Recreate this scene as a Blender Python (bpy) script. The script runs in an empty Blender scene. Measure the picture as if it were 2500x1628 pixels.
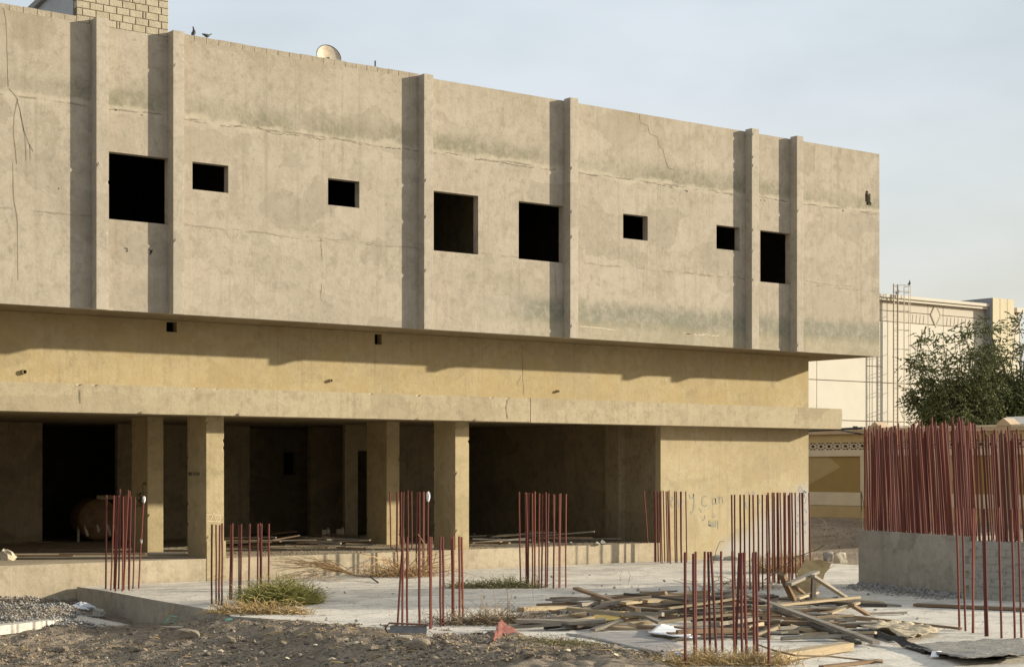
import bpy, math, random
import numpy as np
from mathutils import Vector, Matrix

# ------------------------------------------------------------------ camera, world, sun
SC = bpy.context.scene
COL = SC.collection
R = math.radians
F, CX, HY = 4100.0, 1250.0, 1146.0          # focal length / horizon in photo pixels
EYE = 3.53                                   # eye height above the slab
YAW = math.atan((6700 - CX) / F)             # angle between the view axis and the facade
CA, SA = math.cos(YAW), math.sin(YAW)
cam = bpy.data.cameras.new('camera')
cam.sensor_width = 36; cam.lens = 36 * F / 2500; cam.shift_y = (HY - 814) / 2500
cam.clip_end = 4000
co = bpy.data.objects.new('camera', cam); COL.objects.link(co)
co.location = (0, 0, EYE); co.rotation_euler = (R(90), 0, -(R(90) - YAW))
SC.camera = co

SUN_EL = R(13.8); SUN_AZ = R(180 - 61.3)     # azimuth clockwise from +Y
sunv = Vector((math.sin(SUN_AZ) * math.cos(SUN_EL), math.cos(SUN_AZ) * math.cos(SUN_EL), math.sin(SUN_EL)))
W = bpy.data.worlds.new('World'); SC.world = W; W.use_nodes = True
wn, wl = W.node_tree.nodes, W.node_tree.links
bg = wn['Background']; bg.inputs['Strength'].default_value = 0.09
sky = wn.new('ShaderNodeTexSky'); sky.sky_type = 'NISHITA'; sky.sun_disc = False
sky.sun_elevation = SUN_EL; sky.sun_rotation = SUN_AZ; sky.air_density = 1.3; sky.dust_density = 3.0; sky.ozone_density = 1.5
tc = wn.new('ShaderNodeTexCoord')
mp = wn.new('ShaderNodeMapping'); mp.inputs['Scale'].default_value = (1, 1, 2.6)
nz = wn.new('ShaderNodeTexNoise'); nz.inputs['Scale'].default_value = 3.1; nz.inputs['Detail'].default_value = 5; nz.inputs['Roughness'].default_value = .5
cr = wn.new('ShaderNodeMapRange'); cr.inputs[1].default_value = .38; cr.inputs[2].default_value = .62; cr.inputs[3].default_value = .56; cr.inputs[4].default_value = .84
mx = wn.new('ShaderNodeMix'); mx.data_type = 'RGBA'; mx.inputs['B'].default_value = (6.0, 6.2, 6.3, 1)
sz_ = wn.new('ShaderNodeSeparateXYZ'); hr = wn.new('ShaderNodeMapRange'); hr.interpolation_type = 'SMOOTHSTEP'; hr.inputs[1].default_value = .0; hr.inputs[2].default_value = .26
hm_ = wn.new('ShaderNodeMix'); hm_.data_type = 'RGBA'; hm_.inputs['A'].default_value = (7.0, 6.85, 6.3, 1); hm_.inputs['B'].default_value = (6.1, 6.6, 7.1, 1)
wl.new(tc.outputs['Generated'], sz_.inputs[0]); wl.new(sz_.outputs['Z'], hr.inputs[0]); wl.new(hr.outputs[0], hm_.inputs['Factor']); wl.new(hm_.outputs['Result'], mx.inputs['B'])
wl.new(tc.outputs['Generated'], mp.inputs['Vector']); wl.new(mp.outputs['Vector'], nz.inputs['Vector'])
wl.new(nz.outputs['Fac'], cr.inputs[0]); wl.new(cr.outputs[0], mx.inputs['Factor'])
wl.new(sky.outputs[0], mx.inputs['A']); wl.new(mx.outputs['Result'], bg.inputs['Color'])
sd = bpy.data.lights.new('sun', 'SUN'); sd.energy = 5.0; sd.angle = R(1.1); sd.color = (1, .9, .72)
so = bpy.data.objects.new('sun', sd); COL.objects.link(so)
so.rotation_euler = (-sunv).to_track_quat('-Z', 'Y').to_euler()
SC.view_settings.view_transform = 'Standard'; SC.view_settings.look = 'None'
SC.view_settings.gamma = 1; SC.view_settings.exposure = 0.58

rnd = random.Random(7)
nrg = np.random.default_rng(11)

# ------------------------------------------------------------------ photo pixel -> point on a real plane
def atY(px, py, Y):
    u = (px - CX) / F; v = (HY - py) / F
    t = Y / (SA - u * CA)
    return Vector(((CA + u * SA) * t, Y, EYE + v * t))
def atX(px, py, X):
    u = (px - CX) / F; v = (HY - py) / F
    t = X / (CA + u * SA)
    return Vector((X, (SA - u * CA) * t, EYE + v * t))
def gnd(px, py, z=0.0):
    u = (px - CX) / F; v = (HY - py) / F
    t = (z - EYE) / v
    return Vector(((CA + u * SA) * t, (SA - u * CA) * t, z))
def atD(px, py, t):
    u = (px - CX) / F; v = (HY - py) / F
    return Vector(((CA + u * SA) * t, (SA - u * CA) * t, EYE + v * t))
def depth(p): return p.x * CA + p.y * SA
RIGHT = Vector((SA, -CA, 0)); FWD = Vector((CA, SA, 0))

# ------------------------------------------------------------------ mesh helpers
def tag(o, label=None, cat=None, group=None, kind=None):
    if label: o['label'] = label
    if cat: o['category'] = cat
    if group: o['group'] = group
    if kind: o['kind'] = kind
    return o
def mesh(name, v, f, m=None, smooth=False):
    me = bpy.data.meshes.new(name); me.from_pydata([tuple(a) for a in v], [], f); me.update()
    if m: me.materials.append(m)
    if smooth: me.polygons.foreach_set('use_smooth', [True] * len(me.polygons))
    return me
def obj(name, me, parent=None, loc=None):
    o = bpy.data.objects.new(name, me); COL.objects.link(o)
    if parent: o.parent = parent
    if loc is not None: o.location = loc
    return o
def empty(name, loc=(0, 0, 0), rz=0):
    o = bpy.data.objects.new(name, None); COL.objects.link(o); o.location = loc; o.rotation_euler.z = rz
    o.empty_display_size = .2
    return o
class MB:
    def __init__(s): s.v = []; s.f = []
    def add(s, v, f):
        n = len(s.v); s.v += [tuple(a) for a in v]; s.f += [tuple(i + n for i in q) for q in f]
    def box(s, x0, x1, y0, y1, z0, z1):
        s.add([(x0, y0, z0), (x1, y0, z0), (x1, y1, z0), (x0, y1, z0), (x0, y0, z1), (x1, y0, z1), (x1, y1, z1), (x0, y1, z1)],
              [(0, 3, 2, 1), (4, 5, 6, 7), (0, 1, 5, 4), (1, 2, 6, 5), (2, 3, 7, 6), (3, 0, 4, 7)])
    def prism(s, poly, z0, z1):              # poly in XY, counter-clockwise
        n = len(poly)
        s.add([(p[0], p[1], z0) for p in poly] + [(p[0], p[1], z1) for p in poly],
              [tuple(range(n - 1, -1, -1)), tuple(range(n, 2 * n))] + [(i, (i + 1) % n, n + (i + 1) % n, n + i) for i in range(n)])
    def prism_x(s, poly, x0, x1):            # poly in YZ
        n = len(poly)
        s.add([(x0, p[0], p[1]) for p in poly] + [(x1, p[0], p[1]) for p in poly],
              [tuple(range(n - 1, -1, -1)), tuple(range(n, 2 * n))] + [(i, (i + 1) % n, n + (i + 1) % n, n + i) for i in range(n)])
    def prism_y(s, poly, y0, y1):            # poly in XZ
        n = len(poly)
        s.add([(p[0], y0, p[1]) for p in poly] + [(p[0], y1, p[1]) for p in poly],
              [tuple(range(n)), tuple(range(2 * n - 1, n - 1, -1))] + [((i + 1) % n, i, n + i, n + (i + 1) % n) for i in range(n)])
    def tube(s, pts, r0, r1=None, k=4, cap=True):
        if r1 is None: r1 = r0
        pts = [Vector(p) for p in pts]; n = len(pts); vs = []
        for i, p in enumerate(pts):
            d = (pts[min(i + 1, n - 1)] - pts[max(i - 1, 0)])
            d = d.normalized() if d.length > 1e-9 else Vector((0, 0, 1))
            a = d.cross(Vector((.13, .31, .94)))
            if a.length < .1: a = d.cross(Vector((1, 0, 0)))
            a.normalize(); b = d.cross(a)
            r = r0 + (r1 - r0) * i / max(1, n - 1)
            for j in range(k):
                t = 2 * math.pi * j / k
                vs.append(p + (a * math.cos(t) + b * math.sin(t)) * r)
        fs = []
        for i in range(n - 1):
            for j in range(k):
                fs.append((i * k + j, i * k + (j + 1) % k, (i + 1) * k + (j + 1) % k, (i + 1) * k + j))
        if cap: fs += [tuple(range(k - 1, -1, -1)), tuple((n - 1) * k + j for j in range(k))]
        s.add(vs, fs)
    def ribbon(s, pts, w, nrm):              # thin raised strip on a wall plane
        pts = [Vector(p) for p in pts]; n = len(pts); vs = []
        for i, p in enumerate(pts):
            d = (pts[min(i + 1, n - 1)] - pts[max(i - 1, 0)]).normalized()
            a = d.cross(nrm).normalized() * (w[i] if isinstance(w, (list, tuple)) else w) * .5
            vs += [p - a, p + a]
        s.add(vs, [(2 * i, 2 * i + 1, 2 * i + 3, 2 * i + 2) for i in range(n - 1)])
    def build(s, name, m, parent=None, smooth=False):
        return obj(name, mesh(name, s.v, s.f, m, smooth), parent)
def boxo(name, m, parent, x0, x1, y0, y1, z0, z1):
    b = MB(); b.box(x0, x1, y0, y1, z0, z1); return b.build(name, m, parent)
def wall_holes(mb, x0, x1, z0, z1, y0, y1, holes):
    xs = sorted({x0, x1} | {h[0] for h in holes} | {h[1] for h in holes})
    zs = sorted({z0, z1} | {h[2] for h in holes} | {h[3] for h in holes})
    V = {}; vs = []; fs = []
    def vid(i, k, b):
        key = (i, k, b)
        if key not in V:
            V[key] = len(vs); vs.append((xs[i], y1 if b else y0, zs[k]))
        return V[key]
    nx, nzz = len(xs) - 1, len(zs) - 1
    solid = [[not any(h[0] < (xs[i] + xs[i + 1]) / 2 < h[1] and h[2] < (zs[k] + zs[k + 1]) / 2 < h[3] for h in holes) for k in range(nzz)] for i in range(nx)]
    S = lambda i, k: 0 <= i < nx and 0 <= k < nzz and solid[i][k]
    for i in range(nx):
        for k in range(nzz):
            if not solid[i][k]: continue
            a, b, c, d = (i, k), (i + 1, k), (i + 1, k + 1), (i, k + 1)
            fs.append(tuple(vid(*q, 0) for q in (a, b, c, d)))
            fs.append(tuple(vid(*q, 1) for q in (d, c, b, a)))
            if not S(i - 1, k): fs.append((vid(*a, 1), vid(*a, 0), vid(*d, 0), vid(*d, 1)))
            if not S(i + 1, k): fs.append((vid(*b, 0), vid(*b, 1), vid(*c, 1), vid(*c, 0)))
            if not S(i, k - 1): fs.append((vid(*b, 0), vid(*a, 0), vid(*a, 1), vid(*b, 1)))
            if not S(i, k + 1): fs.append((vid(*d, 0), vid(*c, 0), vid(*c, 1), vid(*d, 1)))
    mb.add(vs, fs)

def rough_post(mb, x0, x1, y0, y1, z0, z1, amt=.05, prob=.09, back=True, step=.13):
    n_ = max(2, int((z1 - z0) / step)); vs = []; e = .07; K = 12      # every arris has its own strip, so chips stay local
    for i in range(n_ + 1):
        z = z0 + (z1 - z0) * i / n_
        for (x, y, sx, sy, first) in ((x0, y0, 1, 1, 'y'), (x1, y0, -1, 1, 'x'), (x1, y1, -1, -1, 'y'), (x0, y1, 1, -1, 'x')):
            d = rnd.uniform(0, .003)
            if rnd.random() < prob: d = rnd.uniform(.02, amt)
            if (sy < 0 and not back) or i in (0, n_): d = 0
            py, px = (x, y + sy * e, z), (x + sx * e, y, z); mid = (x + sx * d, y + sy * d, z)
            vs += [py, mid, px] if first == 'y' else [px, mid, py]
    mb.add(vs, [tuple(range(K - 1, -1, -1)), tuple(n_ * K + k for k in range(K))] + [(i * K + k, i * K + (k + 1) % K, (i + 1) * K + (k + 1) % K, (i + 1) * K + k) for i in range(n_) for k in range(K)])
def rough_beam(mb, x0, x1, y0, y1, z0, z1, amt=.05, prob=.03, step=.1):
    n_ = int((x1 - x0) / step); vs = []; e = .07; K = 8
    for i in range(n_ + 1):
        x = x0 + (x1 - x0) * i / n_
        d, d2 = [rnd.uniform(.015, amt) if rnd.random() < prob else rnd.uniform(0, .003) for _ in range(2)]
        vs += [(x, y0 + e, z0), (x, y1, z0), (x, y1, z1), (x, y0 + e, z1), (x, y0 + d2, z1 - d2), (x, y0, z1 - e), (x, y0, z0 + e), (x, y0 + d, z0 + d)]
    mb.add(vs, [tuple(range(K)), tuple(n_ * K + k for k in range(K - 1, -1, -1))] + [((i + 1) * K + k, (i + 1) * K + (k + 1) % K, i * K + (k + 1) % K, i * K + k) for i in range(n_) for k in range(K)])

# ------------------------------------------------------------------ materials
class NT:
    def __init__(s, name, rough=.9):
        s.m = bpy.data.materials.new(name); s.m.use_nodes = True
        s.n = s.m.node_tree.nodes; s.l = s.m.node_tree.links; s.b = s.n['Principled BSDF']
        s.b.inputs['Roughness'].default_value = rough
        s.b.inputs['Specular IOR Level'].default_value = .25
        t = s.n.new('ShaderNodeTexCoord'); s.co = t.outputs['Object']
    def offset(s):                            # different patch of the pattern on every copy
        oi = s.n.new('ShaderNodeObjectInfo'); ad = s.n.new('ShaderNodeVectorMath'); ad.operation = 'ADD'
        ml = s.n.new('ShaderNodeMath'); ml.operation = 'MULTIPLY'; ml.inputs[1].default_value = 57
        s.l.new(oi.outputs['Random'], ml.inputs[0]); s.l.new(s.co, ad.inputs[0]); s.l.new(ml.outputs[0], ad.inputs[1])
        s.co = ad.outputs[0]; s.rand = oi.outputs['Random']
        return s
    def noise(s, scale, detail=4, rough=.55, stretch=(1, 1, 1), dist=0):
        m = s.n.new('ShaderNodeMapping'); m.inputs['Scale'].default_value = stretch
        t = s.n.new('ShaderNodeTexNoise'); t.inputs['Scale'].default_value = scale; t.inputs['Detail'].default_value = detail
        t.inputs['Roughness'].default_value = rough; t.inputs['Distortion'].default_value = dist
        s.l.new(s.co, m.inputs[0]); s.l.new(m.outputs[0], t.inputs['Vector']); return t.outputs['Fac']
    def rng(s, x, a, b, c=0., d=1., smooth=True):
        m = s.n.new('ShaderNodeMapRange'); m.interpolation_type = 'SMOOTHSTEP' if smooth else 'LINEAR'
        for i, q in enumerate((a, b, c, d)): m.inputs[i + 1].default_value = q
        s.l.new(x, m.inputs[0]); return m.outputs[0]
    def math(s, op, a, b):
        m = s.n.new('ShaderNodeMath'); m.operation = op
        for i, q in enumerate((a, b)):
            if isinstance(q, (int, float)): m.inputs[i].default_value = q
            else: s.l.new(q, m.inputs[i])
        return m.outputs[0]
    def mix(s, fac, a, b):
        m = s.n.new('ShaderNodeMix'); m.data_type = 'RGBA'
        for k, q in (('Factor', fac), ('A', a), ('B', b)):
            if isinstance(q, (tuple, list)): m.inputs[k].default_value = (*q[:3], 1)
            elif isinstance(q, (int, float)): m.inputs[k].default_value = q
            else: s.l.new(q, m.inputs[k])
        return m.outputs['Result']
    def sep(s):
        q = s.n.new('ShaderNodeSeparateXYZ'); s.l.new(s.co, q.inputs[0]); return q.outputs
    def bump(s, h, strength=.4, dist=.02):
        b = s.n.new('ShaderNodeBump'); b.inputs['Strength'].default_value = strength; b.inputs['Distance'].default_value = dist
        s.l.new(h, b.inputs['Height'])
        if s.b.inputs['Normal'].links: s.l.new(s.b.inputs['Normal'].links[0].from_socket, b.inputs['Normal'])
        s.l.new(b.outputs[0], s.b.inputs['Normal'])
    def out(s, c):
        if isinstance(c, (tuple, list)): s.b.inputs['Base Color'].default_value = (*c[:3], 1)
        else: s.l.new(c, s.b.inputs['Base Color'])
        return s.m
def simple(name, c1, c2, scale=6, rough=.9, bump=.3, bscale=40, off=False, stretch=(1, 1, 1), dist=.01):
    t = NT(name, rough)
    if off: t.offset()
    c = t.mix(t.rng(t.noise(scale, 5, .6, stretch), .3, .7), c1, c2)
    if bump: t.bump(t.noise(bscale, 4, .6, stretch), bump, dist)
    return t.out(c)

def plaster(name, base, light, dark, stains=False, yellow=None, seed=0., grey_patch=False):
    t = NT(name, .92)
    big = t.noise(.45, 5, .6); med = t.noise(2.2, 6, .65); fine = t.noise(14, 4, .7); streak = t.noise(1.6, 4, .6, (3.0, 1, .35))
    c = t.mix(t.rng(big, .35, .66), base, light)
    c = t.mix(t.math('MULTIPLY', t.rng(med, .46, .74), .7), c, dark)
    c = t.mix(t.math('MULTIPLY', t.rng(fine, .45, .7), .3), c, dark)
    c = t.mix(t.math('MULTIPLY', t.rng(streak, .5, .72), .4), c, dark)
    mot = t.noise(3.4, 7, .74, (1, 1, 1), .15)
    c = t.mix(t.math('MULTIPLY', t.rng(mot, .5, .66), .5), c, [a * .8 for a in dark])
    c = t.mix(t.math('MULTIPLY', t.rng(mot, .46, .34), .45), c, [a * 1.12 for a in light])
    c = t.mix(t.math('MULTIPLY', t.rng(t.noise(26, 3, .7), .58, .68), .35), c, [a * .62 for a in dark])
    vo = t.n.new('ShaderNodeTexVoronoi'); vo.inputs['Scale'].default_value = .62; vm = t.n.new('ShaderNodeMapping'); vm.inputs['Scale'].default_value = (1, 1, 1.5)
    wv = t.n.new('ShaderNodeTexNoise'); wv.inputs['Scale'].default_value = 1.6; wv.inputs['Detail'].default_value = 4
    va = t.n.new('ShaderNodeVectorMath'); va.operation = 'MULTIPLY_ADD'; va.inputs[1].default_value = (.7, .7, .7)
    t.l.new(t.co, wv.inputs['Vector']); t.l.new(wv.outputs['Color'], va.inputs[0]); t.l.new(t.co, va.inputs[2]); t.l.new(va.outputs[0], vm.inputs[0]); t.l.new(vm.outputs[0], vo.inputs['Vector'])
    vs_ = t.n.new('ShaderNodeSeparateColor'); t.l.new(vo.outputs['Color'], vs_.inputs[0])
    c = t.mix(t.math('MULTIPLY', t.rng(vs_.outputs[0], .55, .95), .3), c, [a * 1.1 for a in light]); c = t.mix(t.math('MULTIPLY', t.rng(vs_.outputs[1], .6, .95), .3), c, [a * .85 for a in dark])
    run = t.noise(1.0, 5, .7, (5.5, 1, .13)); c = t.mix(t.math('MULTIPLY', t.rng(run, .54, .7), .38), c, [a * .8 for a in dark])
    if stains:
        x, y, z = t.sep()
        wob = t.math('MULTIPLY', t.math('SUBTRACT', t.noise(1.1, 6, .68, (1.1, 1, .8)), .5), .75)
        zz = t.math('ADD', z, wob)
        band = t.math('MULTIPLY', t.rng(zz, 14.15, 14.3), t.rng(zz, 15.05, 14.55))
        patch = t.rng(t.noise(.22, 3, .55), .34, .5, .35, 1)
        nb = t.rng(t.noise(3.6, 6, .75, (1.1, 1, 1)), .3, .64, .25, 1)
        k = t.math('MULTIPLY', t.math('MULTIPLY', band, patch), t.math('MULTIPLY', nb, .7))
        c = t.mix(k, c, (.15, .15, .092))
        # pale salts below the joint
        pale = t.math('MULTIPLY', t.rng(zz, 14.0, 14.12), t.rng(zz, 14.34, 14.2))
        c = t.mix(t.math('MULTIPLY', pale, .35), c, (.47, .41, .31))
        low = t.math('MULTIPLY', t.rng(zz, 8.55, 8.9), t.rng(zz, 9.75, 9.3))
        k2 = t.math('MULTIPLY', t.math('MULTIPLY', low, t.rng(x, 33.0, 36.5)), t.math('MULTIPLY', nb, .8))
        c = t.mix(k2, c, (.16, .165, .122))
        low2 = t.math('MULTIPLY', t.rng(zz, 9.0, 8.75), t.rng(x, 33.0, 39))
        c = t.mix(t.math('MULTIPLY', low2, t.math('MULTIPLY', nb, .5)), c, (.27, .24, .14))
        flo = t.math('MULTIPLY', t.rng(z, 16.75, 15.4), 0.0)
        top = t.math('MULTIPLY', t.rng(z, 15.0, 16.6), t.math('MULTIPLY', t.rng(t.noise(.8, 5, .65, (1.5, 1, .5)), .4, .65), .35))
        c = t.mix(top, c, (.255, .205, .118))
        # dirty joint lines left by the pours
        for zc in (14.12, 10.9):
            wl_ = t.math('MULTIPLY', t.math('SUBTRACT', t.noise(.9, 6, .7), .5), .34)
            dd = t.math('ABSOLUTE', t.math('SUBTRACT', t.math('ADD', z, wl_), zc), 0)
            ln = t.math('MULTIPLY', t.rng(dd, .05, .0), t.rng(t.noise(1.9, 4, .6), .42, .6))
            c = t.mix(t.math('MULTIPLY', ln, .75 if zc > 12 else .5), c, (.14, .12, .085))
    if yellow:
        c = t.mix(t.math('MULTIPLY', t.rng(t.noise(1.1, 5, .6), .4, .65), .6), c, yellow)
    if grey_patch:                                   # pale grey patch at the wall foot, higher to the right
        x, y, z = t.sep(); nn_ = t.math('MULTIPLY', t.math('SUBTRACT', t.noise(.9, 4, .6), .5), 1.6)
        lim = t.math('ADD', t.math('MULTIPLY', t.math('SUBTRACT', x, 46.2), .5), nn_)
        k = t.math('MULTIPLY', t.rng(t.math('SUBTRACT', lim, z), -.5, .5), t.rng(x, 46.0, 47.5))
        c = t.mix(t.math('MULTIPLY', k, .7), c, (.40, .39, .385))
    t.bump(t.noise(9, 5, .65), .35, .03); t.bump(t.noise(60, 3, .6), .25, .008)
    return t.out(c)
M = {}
M['upper'] = plaster('upper_plaster', (.35, .305, .24), (.39, .342, .272), (.27, .232, .174), True)
M['pilaster'] = plaster('pilaster_plaster', (.375, .33, .262), (.41, .362, .29), (.30, .26, .2))
M['recess'] = plaster('recess_plaster', (.385, .312, .182), (.42, .343, .202), (.31, .246, .138), False, (.385, .295, .145))
M['band'] = plaster('band_plaster', (.36, .302, .2), (.4, .337, .23), (.272, .226, .145))
M['plinth'] = plaster('plinth_concrete', (.40, .335, .235), (.45, .38, .275), (.30, .25, .17))
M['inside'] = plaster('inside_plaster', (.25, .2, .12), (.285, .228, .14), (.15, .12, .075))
M['bay'] = plaster('bay_plaster', (.385, .32, .2), (.42, .35, .22), (.31, .255, .155), False, (.385, .305, .17), grey_patch=True)
M['column'] = plaster('column_plaster', (.375, .305, .178), (.415, .336, .2), (.29, .235, .13))
M['void'] = simple('unlit_room', (.05, .043, .035), (.03, .026, .02), 2)  # near-black colour stands in for the dark of rooms, pockets and bores
M['roofc'] = simple('roof_concrete', (.30, .29, .27), (.24, .235, .22), 3)
M['tower'] = simple('tower_plaster', (.44, .44, .44), (.38, .385, .39), 3)
t = NT('block_masonry', .95).offset()
c = t.mix(t.rng(t.noise(5, 5, .6), .3, .7), (.43, .375, .275), (.33, .285, .20)); c = t.mix(t.math('MULTIPLY', t.rand, .35), c, (.48, .43, .33))
t.bump(t.noise(22, 5, .7), .8, .03); M['block'] = t.out(c)
M['pblock'] = simple('parapet_block', (.37, .32, .24), (.29, .25, .185), 6, .95, .7, 25, True, dist=.03)
M['mortar'] = simple('mortar', (.16, .13, .08), (.12, .095, .06), 8)
M['crack'] = simple('crack_dirt', (.085, .07, .05), (.12, .10, .07), 6, bump=0)
M['crackl'] = simple('crack_drip', (.17, .145, .105), (.22, .185, .13), 6, bump=0)
M['flake'] = simple('flaked_edge', (.55, .48, .36), (.45, .39, .29), 9)
t = NT('rust_bar', .78).offset()
c = t.mix(t.rng(t.noise(5, 4, .6, (2, 2, 1)), .35, .65), (.165, .05, .036), (.13, .037, .031))
c = t.mix(t.math('MULTIPLY', t.rng(t.noise(17, 4, .7), .52, .66), .65), c, (.27, .11, .05))
c = t.mix(t.math('MULTIPLY', t.rng(t.rand, .45, 1.0, smooth=False), .7), c, (.085, .03, .028)); c = t.mix(t.rng(t.rand, .22, .0, 0, .55, smooth=False), c, (.27, .088, .045))
t.bump(t.noise(70, 2, .5, (1, 1, 1)), .5, .004); M['rust'] = t.out(c)
M['rust2'] = simple('rust_metal', (.16, .075, .045), (.09, .05, .04), 14, .8)
t = NT('slab_concrete', .95)
c = t.mix(t.rng(t.noise(.5, 6, .6), .35, .65), (.58, .535, .455), (.68, .63, .54))
c = t.mix(t.math('MULTIPLY', t.rng(t.noise(1.3, 7, .7), .5, .64), .7), c, (.35, .325, .28))
c = t.mix(t.math('MULTIPLY', t.rng(t.noise(11, 6, .8), .54, .64), .75), c, (.22, .2, .165))
c = t.mix(t.math('MULTIPLY', t.rng(t.noise(.28, 3, .6, (1, 2.4, 1)), .52, .62), .4), c, (.33, .315, .29))
t.bump(t.noise(6, 6, .7), .6, .05); t.bump(t.noise(40, 4, .7), .5, .02); M['slab'] = t.out(c)
M['slabside'] = plaster('slab_side', (.33, .298, .245), (.38, .345, .285), (.225, .203, .165))
t = NT('dirt', 1)
c = t.mix(t.rng(t.noise(.35, 6, .65), .38, .6), (.265, .21, .15), (.42, .34, .25))
c = t.mix(t.math('MULTIPLY', t.rng(t.noise(7, 6, .75), .42, .66), .8), c, (.15, .125, .098))
c = t.mix(t.math('MULTIPLY', t.rng(t.noise(31, 4, .7), .56, .68), .6), c, (.40, .345, .265))
t.bump(t.noise(10, 6, .8), .9, .09); t.bump(t.noise(45, 4, .7), .8, .03); M['dirt'] = t.out(c)
def stonemat(name, a, b, cc):
    t = NT(name, .95).offset()
    geo = t.n.new('ShaderNodeNewGeometry')
    q = t.mix(geo.outputs['Random Per Island'], a, b); q = t.mix(t.rng(t.noise(5, 4, .7), .5, .7), q, cc)
    t.bump(t.noise(30, 4, .7), .6, .02); return t.out(q)
M['gravel'] = stonemat('gravel', (.10, .08, .06), (.38, .305, .22), (.15, .122, .094))
M['ggravel'] = stonemat('grey_gravel', (.22, .215, .205), (.40, .38, .35), (.16, .155, .15))
M['stone'] = stonemat('stone', (.25, .235, .21), (.36, .33, .28), (.17, .155, .135))
def woodmat(name, a, b, cc):
    t = NT(name, .85).offset()
    g = t.noise(3, 5, .6, (.4, 9, 9)); c = t.mix(t.rng(g, .35, .65), a, b); c = t.mix(t.math('MULTIPLY', t.rng(t.noise(2.2, 4, .6), .5, .7), .6), c, cc)
    c = t.mix(t.math('MULTIPLY', t.rand, .4), c, [q * .6 for q in a])
    t.bump(g, .5, .012); return t.out(c)
M['wpale'] = woodmat('pale_wood', (.45, .355, .225), (.36, .28, .175), (.24, .195, .14))
M['wgrey'] = woodmat('grey_wood', (.30, .265, .215), (.22, .19, .15), (.15, .13, .105))
M['wbrown'] = woodmat('brown_wood', (.25, .165, .10), (.17, .115, .07), (.12, .085, .06))
M['wdark'] = woodmat('dark_wood', (.10, .082, .065), (.07, .056, .045), (.045, .038, .032))
M['ply'] = simple('ochre_plywood', (.50, .365, .175), (.24, .165, .08), 1.6, .85, off=True)
M['yellow'] = simple('yellow_board', (.72, .50, .15), (.60, .40, .11), 4, .8)
M['white'] = simple('white_board', (.85, .85, .84), (.78, .78, .78), 3, .7)
M['plastic'] = simple('white_plastic', (.66, .67, .70), (.5, .51, .55), 9, .5)
M['tarp'] = simple('grey_tarp', (.30, .28, .245), (.22, .205, .18), 5, .85, .8, 14, dist=.05)
M['tarp2'] = simple('cream_tarp', (.55, .46, .32), (.42, .34, .22), 4, .85, .9, 12, dist=.06)
M['black'] = simple('black_felt', (.025, .024, .024), (.04, .038, .036), 6, .7)
M['cement'] = simple('dry_cement_sheet', (.34, .315, .29), (.28, .26, .24), 2.5, .95, .6, 20)
M['red'] = simple('red_plastic_cloth', (.27, .1, .075), (.19, .075, .06), 4, .6, .8, 15, dist=.03)
M['green_plastic'] = simple('green_plastic', (.02, .16, .10), (.015, .10, .065), 6, .5)
M['mint'] = simple('mint_strap', (.25, .55, .42), (.2, .42, .34), 6, .5)
M['metal'] = simple('grey_metal', (.28, .28, .29), (.2, .2, .205), 6, .55)
M['darkmetal'] = simple('dark_metal', (.07, .07, .072), (.05, .05, .05), 6, .6)
M['rung'] = simple('galvanised_metal', (.42, .35, .27), (.36, .30, .23), 6, .6)
M['twig'] = simple('dry_twig', (.42, .27, .13), (.30, .19, .09), 8)
M['twigd'] = simple('dark_twig', (.20, .15, .09), (.14, .105, .065), 8)
M['straw'] = simple('straw', (.46, .33, .15), (.34, .235, .105), 8)
def leafm(name, a, b):
    t = NT(name, .75); geo = t.n.new('ShaderNodeNewGeometry'); t.b.inputs['Specular IOR Level'].default_value = .15
    return t.out(t.mix(geo.outputs['Random Per Island'], a, b))
M['leaf'] = leafm('tree_leaf', (.06, .078, .03), (.165, .172, .07))
M['bush'] = leafm('bush_leaf', (.19, .185, .05), (.31, .28, .095))
M['olive'] = leafm('olive_leaf', (.22, .19, .085), (.15, .14, .06))
M['bark'] = simple('bark', (.11, .08, .055), (.075, .055, .04), 6, stretch=(1, 1, .2))
M['cream'] = simple('cream_panel', (.55, .51, .425), (.52, .482, .40), .7, .8, .1, 20)
M['frieze'] = simple('frieze_panel', (.50, .452, .37), (.475, .43, .35), .7, .8, .1, 20)
M['seam'] = simple('panel_seam', (.36, .3, .225), (.32, .265, .2), 1, bump=0)
M['orn'] = simple('ornament_seam', (.43, .37, .295), (.40, .345, .275), 1, bump=0)
M['pylon'] = simple('pylon_panel', (.54, .475, .325), (.51, .45, .305), .8, .8, .1, 20)
M['bw'] = simple('boundary_plaster', (.47, .36, .20), (.42, .32, .175), 1.2, .9, .2, 20)
M['bwl'] = simple('boundary_white', (.62, .54, .42), (.56, .485, .37), 1.2, .9, .2, 20)
M['olive_panel'] = simple('olive_panel', (.31, .22, .085), (.285, .20, .076), 1.5, .9, .15, 20)
M['tan_panel'] = simple('tan_panel', (.40, .305, .15), (.37, .28, .135), 1.5, .9, .15, 20)
M['coping'] = simple('coping_stone', (.50, .385, .27), (.44, .335, .23), 2, .9)
M['feather'] = simple('pigeon_feather', (.10, .105, .12), (.055, .058, .068), 25, .7)
M['dish'] = simple('dish_paint', (.62, .56, .44), (.48, .37, .25), 5, .6)
M['ink'] = simple('grey_paint_scrawl', (.19, .205, .185), (.25, .25, .21), 9, bump=0)
M['inkb'] = simple('blue_paint_scrawl', (.2, .235, .285), (.26, .28, .31), 9, bump=0)
M['inkg'] = simple('green_paint_scrawl', (.05, .09, .035), (.06, .075, .035), 9, bump=0)
M['inkw'] = simple('chalk_scrawl', (.62, .52, .35), (.55, .46, .30), 9, bump=0)
M['tank'] = simple('rusty_tank', (.22, .13, .06), (.13, .075, .035), 2.5, .7)
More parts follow.
